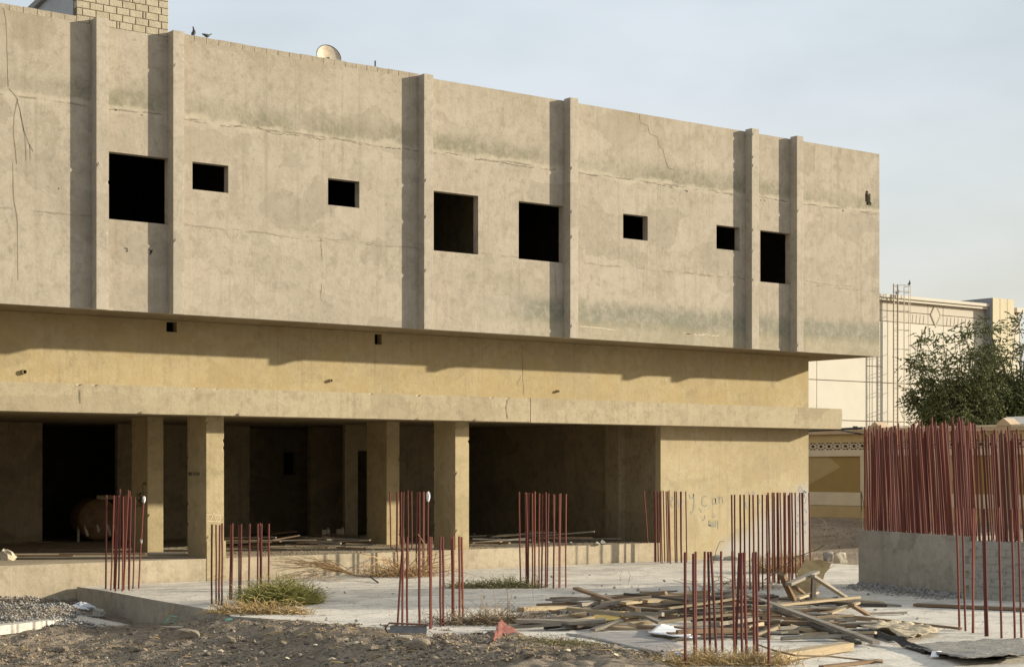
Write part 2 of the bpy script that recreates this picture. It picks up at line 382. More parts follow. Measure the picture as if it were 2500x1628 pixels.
M['shed'] = simple('white_roof_sheet', (.72, .74, .76), (.66, .68, .7), 2, .5)

# ------------------------------------------------------------------ ground
DF, DR = 46.5, 48.6          # Y of the upper facade and of the recessed wall
ctl = []
for px, py, z in ((0,1454,-.2),(240,1450,-.3),(0,1478,-.28),(150,1476,-.28),(0,1512,-.7),(190,1504,-.68),(300,1526,-.73),(262,1502,-.74),(365,1523,-.76),
    (430,1520,-.55),(500,1515,-.25),(560,1503,-.02),(0,1560,-.72),(200,1570,-.7),(0,1628,-.75),(300,1628,-.72),(450,1560,-.48),(450,1628,-.66),
    (600,1535,-.12),(700,1520,.03),(600,1628,-.55),(800,1548,.04),(800,1628,-.42),(950,1560,.06),(1000,1628,-.22),(1100,1565,.14),(1200,1560,.17),
    (1250,1628,-.02),(1330,1566,.12),(1450,1592,.12),(1450,1628,.1),(1600,1626,.06),(750,1507,0),(850,1537,0),(980,1549,0),(1330,1552,.0),(1450,1572,0),(1600,1612,.0),
    (600,1480,-.15),(750,1494,-.15),(850,1522,-.15),(980,1535,-.15),(1100,1535,-.1),(1200,1530,-.12),(1330,1538,-.15),(1450,1556,-.15),(1600,1596,-.15),(1700,1600,-.2),
    (1680,1640,-.05),(1000,1700,-.5),(0,1800,-.8),(500,1800,-.75),(1500,1760,-.2)):
    p = gnd(px, py, z); ctl.append((p.x, p.y, z))
ctl += [(24,44,-.4),(30,40,-.4),(36,46,-.4),(36,30,-.4),(30,30,-.4),(42,40,-.4),(44,30,-.3),(30,20,-.3),(44,48,-.2),(50,47,-.05),(53,50,.0),(54,56,.1),(60,56,.75),(63.7,58,1.12),(63.7,48,1.08),(60,46,.7),
        (56,40,.2),(64,40,1.0),(70,70,1.2),(75,50,1.2),(70,90,1.2),(14,47.5,-.3),(10,44,-.7),(8,30,-.8),(0,0,-1),(12,12,-.9),(30,5,-.8)]
ctl = np.array(ctl)
Amat = np.hypot(ctl[:, None, 0] - ctl[None, :, 0], ctl[:, None, 1] - ctl[None, :, 1]) + np.eye(len(ctl)) * .02
wts = np.linalg.solve(Amat, ctl[:, 2] + .3)
def vnoise(x, y, cell, seed):
    h = lambda i, j: (np.sin(i * 127.1 + j * 311.7 + seed * 74.7) * 43758.5453) % 1.0
    gx, gy = x / cell, y / cell; i, j = np.floor(gx), np.floor(gy); fx, fy = gx - i, gy - j
    fx = fx * fx * (3 - 2 * fx); fy = fy * fy * (3 - 2 * fy)
    return (h(i, j) * (1 - fx) + h(i + 1, j) * fx) * (1 - fy) + (h(i, j + 1) * (1 - fx) + h(i + 1, j + 1) * fx) * fy - .5
def terr(x, y):
    x = np.asarray(x, float); y = np.asarray(y, float); z = np.full(x.shape, -.3)
    for k in range(len(ctl)): z = z + wts[k] * np.hypot(x - ctl[k, 0], y - ctl[k, 1])
    z = np.clip(z, -1.1, 1.35)
    far = np.clip((np.hypot(x - 38, y - 42) - 50) / 40, 0, 1); z = z * (1 - far) + (-.1 + 1.2 * (x > 58)) * far * np.where(x > 58, 1, 1)
    front = np.clip((37 - y) / 5, 0, 1) + np.clip((21 - x) / 3, 0, 1); front = np.clip(front, 0, 1)
    z = z + (vnoise(x, y, 1.1, 1) * .12 + vnoise(x, y, .42, 2) * .10 + vnoise(x, y, .17, 3) * .085) * (.35 + .65 * front) * (1 - .8 * far)
    return z
def axis(lo, a, b, hi, fine, mid):
    s = [lo, lo * .5 + a * .5 - 20] if lo < a - 60 else [lo]
    return np.unique(np.round(np.concatenate([np.array([lo]), np.linspace(a - 60, a - 6, 14), np.arange(a - 5, a, mid), np.arange(a, b, fine), np.arange(b, b + 45, mid), np.linspace(b + 50, hi, 16)]), 4))
gx = axis(-1400, 10, 30, 1500, .07, .6); gy = axis(-600, 17.5, 48.2, 2200, .075, .6)
GX, GY = np.meshgrid(gx, gy, indexing='ij'); GZ = terr(GX, GY)
nx_, ny_ = GX.shape
idx = np.arange(nx_ * ny_).reshape(nx_, ny_)
quads = np.stack([idx[:-1, :-1], idx[1:, :-1], idx[1:, 1:], idx[:-1, 1:]], -1).reshape(-1, 4)
def fast_mesh(name, V, Q, m, smooth=False):
    me = bpy.data.meshes.new(name); k = Q.shape[1]
    me.vertices.add(len(V)); me.vertices.foreach_set('co', np.ascontiguousarray(V, dtype=np.float32).ravel())
    me.loops.add(Q.size); me.loops.foreach_set('vertex_index', Q.astype(np.int32).ravel())
    me.polygons.add(len(Q)); me.polygons.foreach_set('loop_start', np.arange(0, Q.size, k, dtype=np.int32))
    if smooth: me.polygons.foreach_set('use_smooth', np.ones(len(Q), dtype=bool))
    me.update(calc_edges=True); me.validate()
    if m: me.materials.append(m)
    return me
tag(obj('ground', fast_mesh('ground', np.stack([GX, GY, GZ], -1).reshape(-1, 3), quads, M['dirt'], True)), kind='structure')
def gz(x, y): return float(terr(np.array([x]), np.array([y]))[0])

# concrete raft the bars stand on: ragged front edge buried in the gravel berm
front = [gnd(px, py) for px, py in ((565, 1503), (660, 1510), (750, 1516), (850, 1546), (980, 1557), (1100, 1556), (1200, 1552), (1330, 1562), (1450, 1584), (1600, 1628), (1680, 1690), (2000, 1760))]
poly = [(19.98, 48.4), (19.98, 46.5), (19.62, 42.0), (19.36, 37.6)] + [(p.x, p.y) for p in front] + [(36, 14), (47.6, 14), (47.6, 48.4)]
b = MB()
n = len(poly)
b.add([(x, y, 0) for x, y in poly], [tuple(range(n))])
slab = b.build('concrete_slab', M['slab']); tag(slab, kind='structure')
b = MB(); b.add([(x, y, 0) for x, y in poly] + [(x, y, -1.0) for x, y in poly], [((i + 1) % n, i, n + i, n + (i + 1) % n) for i in range(n)])
b.f = [q[::-1] for q in b.f]
b.build('slab_edge', M['slabside'], slab)

# ------------------------------------------------------------------ the unfinished building
B = empty('unfinished_building', (24, DR, 0))
tag(B, 'unfinished two storey bare concrete building with overhanging upper floor and empty windows', 'building')
Binv = Matrix.Translation((-24, -DR, 0))
def bp(o): o.parent = B; o.matrix_parent_inverse = Binv; return o
XL, XR = 9.0, 54.05
ZB, ZT = 8.21, 16.6
wins = [(20.03, 22.08, 10.88, 12.86), (22.86, 24.07, 12.02, 12.86), (27.61, 28.79, 12.0, 12.86), (31.70, 33.54, 10.86, 12.86), (35.27, 37.28, 10.85, 12.86),
        (40.05, 41.25, 11.96, 12.86), (44.74, 45.98, 11.95, 12.86), (47.09, 48.78, 10.85, 12.86)]
ragged = [(53.17, 53.5, 14.55, 14.9), (53.24, 53.55, 14.42, 14.55), (53.2, 53.36, 14.9, 15.0)]
b = MB(); wall_holes(b, XL, 31.1, ZB, 16.5, DF, DF + .28, wins[:3]); wall_holes(b, 31.1, XR, ZB, ZT, DF, DF + .28, wins[3:] + ragged)
uw = bp(b.build('upper_wall', M['upper']))
uw['label'] = 'stained grey beige plastered upper wall with green damp bands'
for x0, x1, z in ((19.64, 20.02, 16.64), (22.06, 22.42, 16.64), (31.08, 31.44, 16.62), (37.29, 37.65, 16.66), (46.28, 46.66, 16.67), (48.77, 49.13, 16.68)):
    m = MB(); rough_post(m, x0, x1, DF - .36, DF - .002, ZB - .03, z, .035, .02, False, .08)
    o = m.build('pilaster', M['pilaster']); bp(o)
    m = MB()    # flaky foot of each fin
    m.prism_y([(x1, ZB + .03), (x1 + .02, ZB - .005), (x1 + .28, ZB - .006), (x1 + .2, ZB + .004)], DF - .04, DF - .004)
    fo = m.build('flaked_edge', M['flake']); fo.parent = o
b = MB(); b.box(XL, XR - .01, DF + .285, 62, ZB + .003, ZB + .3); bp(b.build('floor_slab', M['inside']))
b = MB(); b.box(XL, XR - .3, DF + .01, DR - .01, ZB + .02, ZB + .22)
b = MB(); b.box(XL, XR - .002, DF + .003, DF + .28, ZB - .0, ZB + .002)
b = MB(); b.box(XR - .26, XR, DF + .283, 62, ZB + .001, ZT); bp(b.build('end_wall', M['upper']))
b = MB(); b.box(XL, XR - .27, DF + .29, 62, 15.3, 15.5); bp(b.build('roof_slab', M['roofc']))
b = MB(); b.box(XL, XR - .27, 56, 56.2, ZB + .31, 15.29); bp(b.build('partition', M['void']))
b = MB(); b.box(XL, XR - .27, 61.7, 61.98, ZB + .31, ZT); bp(b.build('rear_wall', M['upper']))
for x in (14, 19.4, 25.2, 30.2, 34.6, 39.2, 43.2, 46.7):
    boxo_ = MB(); boxo_.box(x, x + .15, DF + .285, 55.99, ZB + .31, 15.29); bp(boxo_.build('partition', M['inside'] if x == 34.6 else M['void']))  # one partition coloured lighter for the light reaching that room
# exposed top course of the parapet, plaster broken away
bme = [mesh('block', *(lambda m: (m.v, m.f))((lambda m: (m.box(-.198, .198, 0, .24, 0, hgt), m)[1])(MB())), M['pblock']) for hgt in (.165, .172, .18)]
x = XL + .2
while x < 31.0:
    if not (19.17 < x < 22.08):
        o = obj('block', bme[rnd.randrange(3)], uw, (x, DF + .012 + rnd.random() * .012, 16.503)); o.rotation_euler.z = rnd.uniform(-.01, .01)
        o.scale.x = rnd.uniform(.985, 1.005)
    x += .41
# roof stair tower in open masonry
tw = bp(MB().build('stair_tower', M['mortar'])) if False else None
b = MB(); b.box(19.19, 22.06, DF + .03, DF + .26, 16.505, 17.95); tw = bp(b.build('stair_tower', M['mortar']))
tw['label'] = 'open jointed pale block wall of the roof stair tower'
half = {}
def blk(w, z, xc):
    key = round(w, 2)
    if key not in half:
        m = MB(); e = .012
        w2 = w / 2
        m.add([(-w2 + e, 0, e), (w2 - e, 0, e), (w2 - e, 0, .196 - e), (-w2 + e, 0, .196 - e), (-w2, e, 0), (w2, e, 0), (w2, e, .196), (-w2, e, .196), (-w2, .2, 0), (w2, .2, 0), (w2, .2, .196), (-w2, .2, .196)],
              [(0, 1, 2, 3), (0, 4, 5, 1), (1, 5, 6, 2), (2, 6, 7, 3), (3, 7, 4, 0), (4, 8, 9, 5), (5, 9, 10, 6), (6, 10, 11, 7), (7, 11, 8, 4), (11, 10, 9, 8)])
        half[key] = mesh('block', m.v, m.f, M['block'])
    o = obj('block', half[key], tw, (xc, DF + .004 + rnd.random() * .012, z)); o.rotation_euler.y = rnd.uniform(-.006, .006)
for r in range(7):
    z = 16.51 + r * .211; x = 19.19
    if r % 2: blk(.16, z, x + .085); x += .183
    k = 0
    while x < 22.0:
        w = .392 if not (k == 3 + r % 3 and r % 2 == 0) else .07
        w = min(w, 22.075 - x)
        if w < .05: break
        blk(w, z, x + w / 2); x += w + .022; k += 1
b = MB(); b.prism_x([(DF + .27, 16.5), (52, 16.5), (52, 17.2), (DF + .27, 17.92)], 19.185, 19.4); o = b.build('side_wall', M['tower']); o.parent = tw
b = MB(); b.prism_x([(DF + .27, 17.925), (52.6, 17.13), (52.6, 17.32), (DF - .05, 18.14), (DF - .05, 17.97), (DF + .27, 17.955)], 19.05, 22.15); o = b.build('roof', M['roofc']); o.parent = tw

# recessed wall between the storeys
NRM = Vector((0, -1, 0))
pock = [(23.0, 23.36, 7.85, 8.17), (30.7, 30.99, 7.8, 8.16), (16.5, 17.05, 7.8, 8.1)]
b = MB(); wall_holes(b, XL, 52.06, 6.0, ZB - .002, DR, DR + .3, pock); bp(b.build('recessed_wall', M['recess']))
b = MB(); b.box(51.76, 52.058, DR + .302, 61.5, 0, ZB - .003); bp(b.build('side_wall', M['recess']))
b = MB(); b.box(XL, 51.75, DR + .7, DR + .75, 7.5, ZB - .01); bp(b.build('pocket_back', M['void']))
for px, py, r in ((58, 908, .075), (806, 929, .055), (1360, 955, .05)):
    p = atY(px, py, DR); m = MB(); k = 12
    for s in range(k):
        a0, a1 = 2 * math.pi * s / k, 2 * math.pi * (s + 1) / k
        q = lambda a, rr, y: (p.x + rr * math.cos(a), y, p.z + rr * math.sin(a))
        m.add([q(a0, r, DR - .1), q(a1, r, DR - .1), q(a1, r, DR + .01), q(a0, r, DR + .01), q(a0, r * .78, DR - .1), q(a1, r * .78, DR - .1), q(a1, r * .78, DR - .02), q(a0, r * .78, DR - .02)],
              [(3, 2, 1, 0), (0, 1, 5, 4), (4, 5, 6, 7)])
    po = bp(m.build('drain_pipe', M['recess']))
    m = MB(); m.add([(p.x + r * .8 * math.cos(2 * math.pi * s / k), DR - .025, p.z + r * .8 * math.sin(2 * math.pi * s / k)) for s in range(k)], [tuple(range(k))]); d = m.build('pipe_bore', M['void']); d.parent = po
# canopy band, two pours that do not quite meet
PB = 1.05
b = MB(); rough_beam(b, XL, 36.6, DR - PB, DR - .003, 5.225, 6.075); bp(b.build('canopy_band', M['band']))
b = MB(); b.prism_y([(36.605, 5.215), (52.85, 5.21), (52.9, 5.24), (52.9, 5.42), (52.94, 5.6), (52.93, 6.05), (36.605, 6.085)], DR - PB - .012, DR - .004); bp(b.build('canopy_band', M['band']))
b = MB(); b.box(52.066, 52.9, DR - .0, 61.4, 5.23, 6.04); bp(b.build('canopy_band', M['band']))
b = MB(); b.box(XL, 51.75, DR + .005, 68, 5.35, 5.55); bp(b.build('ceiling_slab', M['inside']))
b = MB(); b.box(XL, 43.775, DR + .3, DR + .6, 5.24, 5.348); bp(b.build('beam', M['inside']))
# ground floor
b = MB(); b.prism([(XL, DR - .06), (43.7, DR - .06), (43.7, 68), (XL, 68)], -.5, .70); bp(b.build('platform', M['plinth']))
for x0, x1, y0, y1, l in ((24.38, 25.0, DR + .003, 49.95, 0), (34.06, 34.65, DR + .003, 49.95, 0), (24.53, 25.11, 53.3, 54.6, 1), (34.2, 34.77, 53.3, 54.7, 1)):
    m = MB(); rough_post(m, x0, x1, y0, y1, .69, 5.345, .055, .035, step=.075)
    c_ = bp(m.build('column', M['column']))
m = MB(); m.prism([(24.36, DR - .075), (25.03, DR - .075), (25.03, DR + .0), (24.36, DR + .0)], -.4, 1.25); bp(m.build('column_foot', M['column']))
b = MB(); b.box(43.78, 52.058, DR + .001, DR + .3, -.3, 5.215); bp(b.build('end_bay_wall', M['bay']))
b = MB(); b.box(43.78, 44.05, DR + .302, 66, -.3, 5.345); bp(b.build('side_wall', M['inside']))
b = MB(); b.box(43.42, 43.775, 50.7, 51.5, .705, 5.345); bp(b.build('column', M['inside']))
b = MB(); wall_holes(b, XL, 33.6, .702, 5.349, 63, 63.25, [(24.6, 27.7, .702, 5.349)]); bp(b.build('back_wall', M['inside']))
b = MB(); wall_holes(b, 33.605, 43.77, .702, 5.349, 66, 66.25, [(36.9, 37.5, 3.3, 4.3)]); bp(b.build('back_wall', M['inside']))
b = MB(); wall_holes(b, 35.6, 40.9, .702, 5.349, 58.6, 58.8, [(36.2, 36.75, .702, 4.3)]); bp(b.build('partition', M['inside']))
b = MB(); b.box(36.4, 38.6, 62.8, 63.0, .702, 5.349); bp(b.build('partition', M['inside']))
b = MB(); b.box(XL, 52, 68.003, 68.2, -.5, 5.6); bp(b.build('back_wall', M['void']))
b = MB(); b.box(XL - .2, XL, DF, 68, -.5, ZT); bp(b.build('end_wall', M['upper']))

# cracks, drips and scrawls: marks on the surfaces themselves
def marks(name, mat_, plane, polys, w, jitter=0, parent=None, label=None, sub=1, broken=0):
    if name in ('crack', 'joint_crack', 'chip') and len(polys) > 1:
        return [marks(name, mat_, plane, [q], w, jitter, parent, label, sub, broken) for q in polys]
    m = MB()
    for pl in polys:
        pts = []
        for i in range(len(pl) - 1):
            for s in range(sub): 
                a = s / sub
                pts.append((pl[i][0] * (1 - a) + pl[i + 1][0] * a, pl[i][1] * (1 - a) + pl[i + 1][1] * a))
        pts.append(pl[-1])
        pts = [(x + rnd.uniform(-jitter, jitter), y + rnd.uniform(-jitter, jitter)) for x, y in pts]
        P = [plane(*q) for q in pts]
        ws = [w * rnd.uniform(.5, 1.4) if jitter else w for _ in P]
        if broken: ws = [0.0005 if vnoise(np.array(q[0]), np.array(q[1]), 23, 3) > broken - .5 else a * rnd.choice((.4, 1, 1.6, 2.2)) for a, q in zip(ws, pts)]
        m.ribbon(P, ws, NRM if plane not in (c2left, c1left) else Vector((-1, 0, 0)))
    o = m.build(name, mat_); bp(o)
    if label: o['label'] = label
    return o
upl = lambda x, y: atY(x, y, DF - .004)
rwl = lambda x, y: atY(x, y, DR - .004)
c2left = lambda x, y: atX(x, y, 24.376); c1left = lambda x, y: atX(x, y, 24.526)
c2front = lambda x, y: atY(x, y, DR - .002)
z1 = lambda L: [(x / 2.768, y / 2.768) for x, y in L]
z2 = lambda L: [(800 + x / 2.768, y / 2.768) for x, y in L]
z3 = lambda L: [(1650 + x / 2.768, 300 + y / 2.768) for x, y in L]
marks('crack', M['crackl'], upl, [z1([(28, 60), (44, 180), (48, 330), (52, 480), (55, 590)]), z1([(60, 600), (110, 660), (135, 740), (160, 880), (200, 980), (222, 1025)]), z1([(130, 730), (165, 900), (178, 1085)]), z1([(120, 670), (95, 780), (92, 920), (112, 1110)]), z1([(200, 980), (208, 1080)]), z1([(85, 1100), (92, 1350), (120, 1500), (122, 1900)])], .022, .8, sub=3)
marks('crack', M['crack'], upl, [z2([(2107, 775), (2112, 830), (2165, 850), (2175, 905), (2225, 925), (2240, 990), (2265, 1010), (2285, 1090), (2300, 1135), (2340, 1150), (2345, 1205)])], .013, .5, sub=2)
marks('joint_crack', M['crack'], upl, [z1([(1190, 800), (1380, 830), (1560, 860), (1720, 852), (1850, 905), (2020, 915), (2210, 950), (2353, 962)]), z2([(10, 948), (150, 965), (330, 992), (495, 1010)]), z2([(665, 1020), (820, 1035), (1000, 1078), (1110, 1085), (1300, 1125), (1500, 1145)]), z2([(1660, 1170), (1780, 1185), (1930, 1200), (2150, 1225), (2330, 1270)]),
      z3([(0, 430), (120, 448), (260, 470), (385, 492)]), z3([(525, 498), (620, 510), (760, 535)]), z3([(835, 548), (980, 560), (1120, 580), (1230, 598), (1360, 625)])], .011, 1.5, sub=20, broken=.55)
marks('joint_crack', M['crackl'], upl, [[(430, 543), (500, 556), (600, 562), (720, 582), (850, 594), (1000, 607)], [(20, 498), (80, 516), (165, 522)], z3([(845, 1060), (960, 1085), (1100, 1100), (1350, 1115)]), z3([(0, 1000), (200, 1030), (390, 1048)]), [(783, 585), (788, 660), (780, 792)]], .010, 1.2, sub=18, broken=.45)
for L_ in (z3([(70, 1425), (150, 1432), (180, 1440), (205, 1425), (240, 1440), (290, 1436)]), [(1415, 795), (1440, 799), (1470, 801), (1500, 806)], [(1668, 812), (1690, 816), (1720, 817)]): marks('flaked_edge', M['flake'], upl, [L_], .03, 1.2, sub=8)
marks('chip', M['crack'], upl, [z3([(1290, 475), (1305, 490)]), z3([(1300, 545), (1318, 560)]), [(304, 606), (312, 609)], [(313, 611), (309, 614)], [(364, 608), (371, 617)], [(372, 610), (366, 622)], [(142, 460), (144, 462)], z1([(722, 722), (733, 724)]), z1([(776, 742), (788, 747)]), z1([(955, 778), (966, 782)]), z3([(60, 455), (80, 463)]), z3([(572, 520), (580, 526)]), z3([(596, 520), (604, 526)]), z3([(1125, 592), (1134, 596)])], .05, .6)
marks('crack', M['crackl'], rwl, [[(1277, 842), (1275, 868), (1276, 905), (1279, 965)], [(1262, 940), (1272, 916)]], .02, .7, sub=3)
bandpl = lambda x, y: atY(x, y, DR - PB - .016)
marks('crack', M['crackl'], bandpl, [[(1240, 975), (1236, 995), (1240, 1022)], [(195, 950), (197, 985)]], .025, .8, sub=3)
# scrawled writing on the end bay wall and columns
g5 = lambda L: [(1550 + x / 5.167, 1150 + y / 5.167) for x, y in L]
def curve(L, n=4):
    P = [Vector((a, b, 0)) for a, b in L]; out = []
    for i in range(len(P) - 1):
        p0, p1, p2, p3 = P[max(i - 1, 0)], P[i], P[i + 1], P[min(i + 2, len(P) - 1)]
        for s in range(n):
            t_ = s / n
            q = .5 * (2 * p1 + (p2 - p0) * t_ + (2 * p0 - 5 * p1 + 4 * p2 - p3) * t_ ** 2 + (3 * p1 - 3 * p2 + p3 - p0) * t_ ** 3); out.append((q.x, q.y))
    out.append((P[-1].x, P[-1].y)); return out
marks('graffiti', M['ink'], rwl, [curve(g5(L)) for L in (
    [(690, 290), (695, 325), (715, 340), (738, 318), (742, 280)], [(742, 285), (745, 400), (735, 490), (712, 528), (698, 500)],
    [(905, 315), (870, 318), (845, 365), (850, 420), (885, 440), (912, 420)],
    [(1005, 340), (985, 355), (980, 400), (1000, 412), (1018, 390), (1016, 340), (1022, 400), (1035, 412)], [(1062, 310), (1066, 405)], [(1066, 350), (1085, 325), (1105, 340), (1110, 400)],
    [(805, 465), (830, 495), (835, 520)], [(880, 555), (882, 595), (850, 620)],
    [(975, 560), (985, 575), (1000, 572), (1012, 555)], [(990, 525), (992, 545)],
    [(1045, 615), (1046, 735)], [(1015, 625), (1016, 685), (1012, 695), (990, 692), (988, 640)], [(988, 690), (965, 692), (962, 640)], [(962, 690), (940, 680), (928, 650), (940, 620), (952, 650), (948, 685), (925, 675)],
    [(455, 325), (475, 330), (478, 365), (455, 368), (460, 440), (480, 450)])], .042)['label'] = 'grey painted scrawl of letters and Arabic script on the plaster'
marks('graffiti', M['inkb'], rwl, [curve(g5(L)) for L in (
    [(2100, 250), (2070, 245), (2075, 200), (2095, 195), (2110, 235), (2165, 270), (2130, 250), (2150, 330), (2120, 300), (2110, 380), (2150, 400), (2165, 330)], [(2080, 290), (2055, 340), (2075, 380)],
    [(2140, 470), (2170, 525)], [(2150, 625), (2165, 650), (2145, 680), (2135, 640)], [(2052, 545), (2065, 575)], [(2040, 640), (2068, 655), (2050, 680)], [(2020, 755), (2058, 790)], [(2145, 750), (2158, 780)], [(2030, 690), (2060, 700)],
    [(1435, 265), (1440, 300)], [(1475, 260), (1505, 275), (1500, 330)], [(1575, 345), (1580, 400), (1550, 395)], [(1425, 380), (1400, 400), (1405, 450), (1425, 470)], [(548, 350), (552, 460)], [(600, 370), (595, 400)])], .038)['label'] = 'blue painted scrawl beside the corner of the end wall'
z0 = lambda L: [(x / 3.875, 1000 + y / 3.875) for x, y in L]
r1_ = lambda L: [(450 + x / 3.875, 1000 + y / 3.875) for x, y in L]
marks('graffiti', M['inkg'], c1left, [curve(z0(L)) for L in ([(1385, 715), (1375, 695), (1352, 705), (1352, 760), (1358, 800)], [(1300, 780), (1295, 830), (1310, 870), (1290, 920)], [(1345, 790), (1310, 800), (1340, 840), (1305, 860), (1345, 890), (1310, 915)], [(1325, 780), (1328, 910)])], .05)['label'] = 'green paint scribble on the shaded side of the inner column'
marks('stencil_mark', M['crack'], c2left, [r1_([(x, 590), (x + 3, 622)]) for x in (42, 54, 64, 84, 102, 120, 136)], .09)
marks('scratched_drawing', M['inkw'], c2front, [curve(r1_(L)) for L in ([(210, 990), (280, 992), (350, 995)], [(215, 1050), (290, 1056), (350, 1062)], [(275, 960), (265, 1010), (245, 1050)], [(275, 960), (290, 1010), (305, 1055)], [(325, 1010), (345, 1025), (335, 1050), (315, 1045), (318, 1015)])], .02)

# ------------------------------------------------------------------ roof fittings and birds
dp = atY(803, 139, DF + 1.1)
D = empty('satellite_dish', (dp.x, dp.y, 15.5)); tag(D, 'stained round satellite dish showing above the parapet', 'dish')
m = MB(); rr = .43; nn = 28
aim = Vector((-.12, -.93, .3)).normalized(); ax = aim.cross(Vector((0, 0, 1))).normalized(); ay = ax.cross(aim)
vs = [Vector((0, 0, 0)) - aim * .09]; fs = []
for ring in range(1, 5):
    r_ = rr * ring / 4
    for k in range(nn):
        a = 2 * math.pi * k / nn; vs.append(ax * r_ * math.cos(a) + ay * r_ * math.sin(a) - aim * .09 * (1 - (ring / 4) ** 2))
fs += [(0, 1 + k, 1 + (k + 1) % nn) for k in range(nn)]
for ring in range(3):
    for k in range(nn):
        a, b_ = 1 + ring * nn + k, 1 + ring * nn + (k + 1) % nn; fs.append((a, a + nn, b_ + nn, b_))
cz = Vector((0, 0, dp.z - 15.5 - .0))
m.add([v + cz for v in vs], fs); o = m.build('reflector', M['dish'], D, True)
m = MB(); m.tube([cz + ax * rr * math.cos(2 * math.pi * k / 24) + ay * rr * math.sin(2 * math.pi * k / 24) for k in range(25)], .014); m.build('rim', M['darkmetal'], D)
m = MB(); m.tube([(0, 0, 0), (0, 0, cz.z - .05)], .03, k=8); m.tube([(0, 0, cz.z - .05), tuple(cz - aim * .08)], .03, k=6); m.build('mast', M['darkmetal'], D)
m = MB(); m.tube([cz - ay * rr, cz + aim * .3 - ay * .5], .012); m.box(*sum([[c - .04, c + .04] for c in (cz + aim * .31 - ay * .5)], [])); m.build('feed_arm', M['darkmetal'], D)
p0, p1 = atY(916, 166, DF + .12), atY(916, 149, DF + .12)
m = MB(); m.tube([(p0.x, p0.y, p0.z - .1), p1], .025, k=6); o = m.build('roof_stub_pipe', M['darkmetal']); tag(o, 'short dark pipe stub standing on the parapet', 'pipe')
# cable over the stair tower
def pigeon(loc, yaw, pitch, label, s=1.0, stand=True):
    rings = [(-.17, .0, .006, .012), (-.13, .0, .02, .028), (-.07, .005, .045, .045), (0, .0, .062, .062), (.06, .012, .058, .06), (.10, .04, .04, .043), (.125, .075, .028, .03), (.142, .105, .026, .028), (.165, .115, .02, .02), (.185, .11, .006, .007)]
    P = []; k = 8; fs = []
    for i, (x, z, rw, rh) in enumerate(rings):
        for j in range(k):
            a = 2 * math.pi * j / k; P.append(Vector((x, rw * math.cos(a), z + rh * math.sin(a))))
    for i in range(len(rings) - 1):
        for j in range(k): fs.append((i * k + j, i * k + (j + 1) % k, (i + 1) * k + (j + 1) % k, (i + 1) * k + j))
    fs += [tuple(range(k - 1, -1, -1)), tuple((len(rings) - 1) * k + j for j in range(k))]
    rot = Matrix.Rotation(-pitch, 4, 'Y'); P = [rot @ v for v in P]
    m_ = MB(); m_.add([v * s for v in P], fs)
    lift = .1 * s
    o_ = m_.build('pigeon', M['feather'], None, True); o_.location = Vector(loc) + Vector((0, 0, lift)); o_.rotation_euler.z = yaw
    if stand:
        for sd_ in (-1, 1):
            l = MB(); l.tube([Vector((0, .02 * sd_, -.04)) * s, Vector((.0, .022 * sd_, -lift / s)) * s, Vector((.03, .026 * sd_, -lift / s + .003)) * s], .006 * s, k=4); l.build('leg', M['twigd'], o_)
    for sd_ in (-1, 1):
        w_ = MB(); q = [rot @ Vector(v) for v in ((.06, .062 * sd_, .03), (.0, .07 * sd_, .04), (-.16, .025 * sd_, .012), (-.08, .055 * sd_, -.015), (.04, .064 * sd_, -.01))]
        w_.add([v * s for v in q] + [(v + Vector((0, .006 * sd_, 0))) * s for v in q], [(0, 1, 2, 3, 4), (9, 8, 7, 6, 5)] + [(i, (i + 1) % 5, 5 + (i + 1) % 5, 5 + i) for i in range(5)]); w_.build('wing', M['feather'], o_)
    return tag(o_, label, 'pigeon', 'pigeons')
p = atY(473, 82, DF + .1); pigeon((p.x, p.y, 16.68), R(20), R(62), 'dark pigeon standing upright on the parapet', .95)
p = atY(504, 89, DF + .1); pigeon((p.x, p.y, 16.68), R(0), R(-12), 'dark pigeon crouching low on the parapet with head down', .9)

# ------------------------------------------------------------------ starter bars
BAR = []
for bx_, by_ in ((0, 0), (.2, .1), (-.25, .15), (.1, -.3), (-.45, -.1), (.5, .1)):
    m = MB(); off_ = [(bx_ * math.sin(math.pi * q / 6) + .25 * math.sin(q * 2.2) * abs(bx_), by_ * math.sin(math.pi * q / 6), q / 6) for q in range(7)]
    m.add([(x_ + math.cos(k * math.pi / 3), y_ + math.sin(k * math.pi / 3), z_) for x_, y_, z_ in off_ for k in range(6)],
          [(i * 6 + k, i * 6 + (k + 1) % 6, (i + 1) * 6 + (k + 1) % 6, (i + 1) * 6 + k) for i in range(6) for k in range(6)] + [(5, 4, 3, 2, 1, 0), tuple(36 + k for k in range(6))])
    BAR.append(mesh('bar', m.v, m.f, M['rust']))
def bar(parent, a, b_, r):
    a, b_ = Vector(a), Vector(b_); d = b_ - a
    o = obj('bar', rnd.choice(BAR), parent)
    o.location = a - parent.location; o.rotation_mode = 'QUATERNION'; o.rotation_quaternion = Vector((0, 0, 1)).rotation_difference(d)
    o.scale = (r, r, d.length); return o
def cluster(label, bars, r=.021, zoff=0):
    pts = []; r *= 1.25
    for xt, yt, xb, yb in bars:
        a = gnd(xb, yb, zoff); pts.append((a, atD(xt, yt, depth(a))))
    c0 = sum((q[0] for q in pts), Vector()) / len(pts)
    e = empty('rebar_cluster', c0); tag(e, label, 'rebar', 'clusters of starter bars')
    for a, t_ in pts: bar(e, a - Vector((0, 0, .15)), t_, r * rnd.uniform(.9, 1.1))
    return e, pts
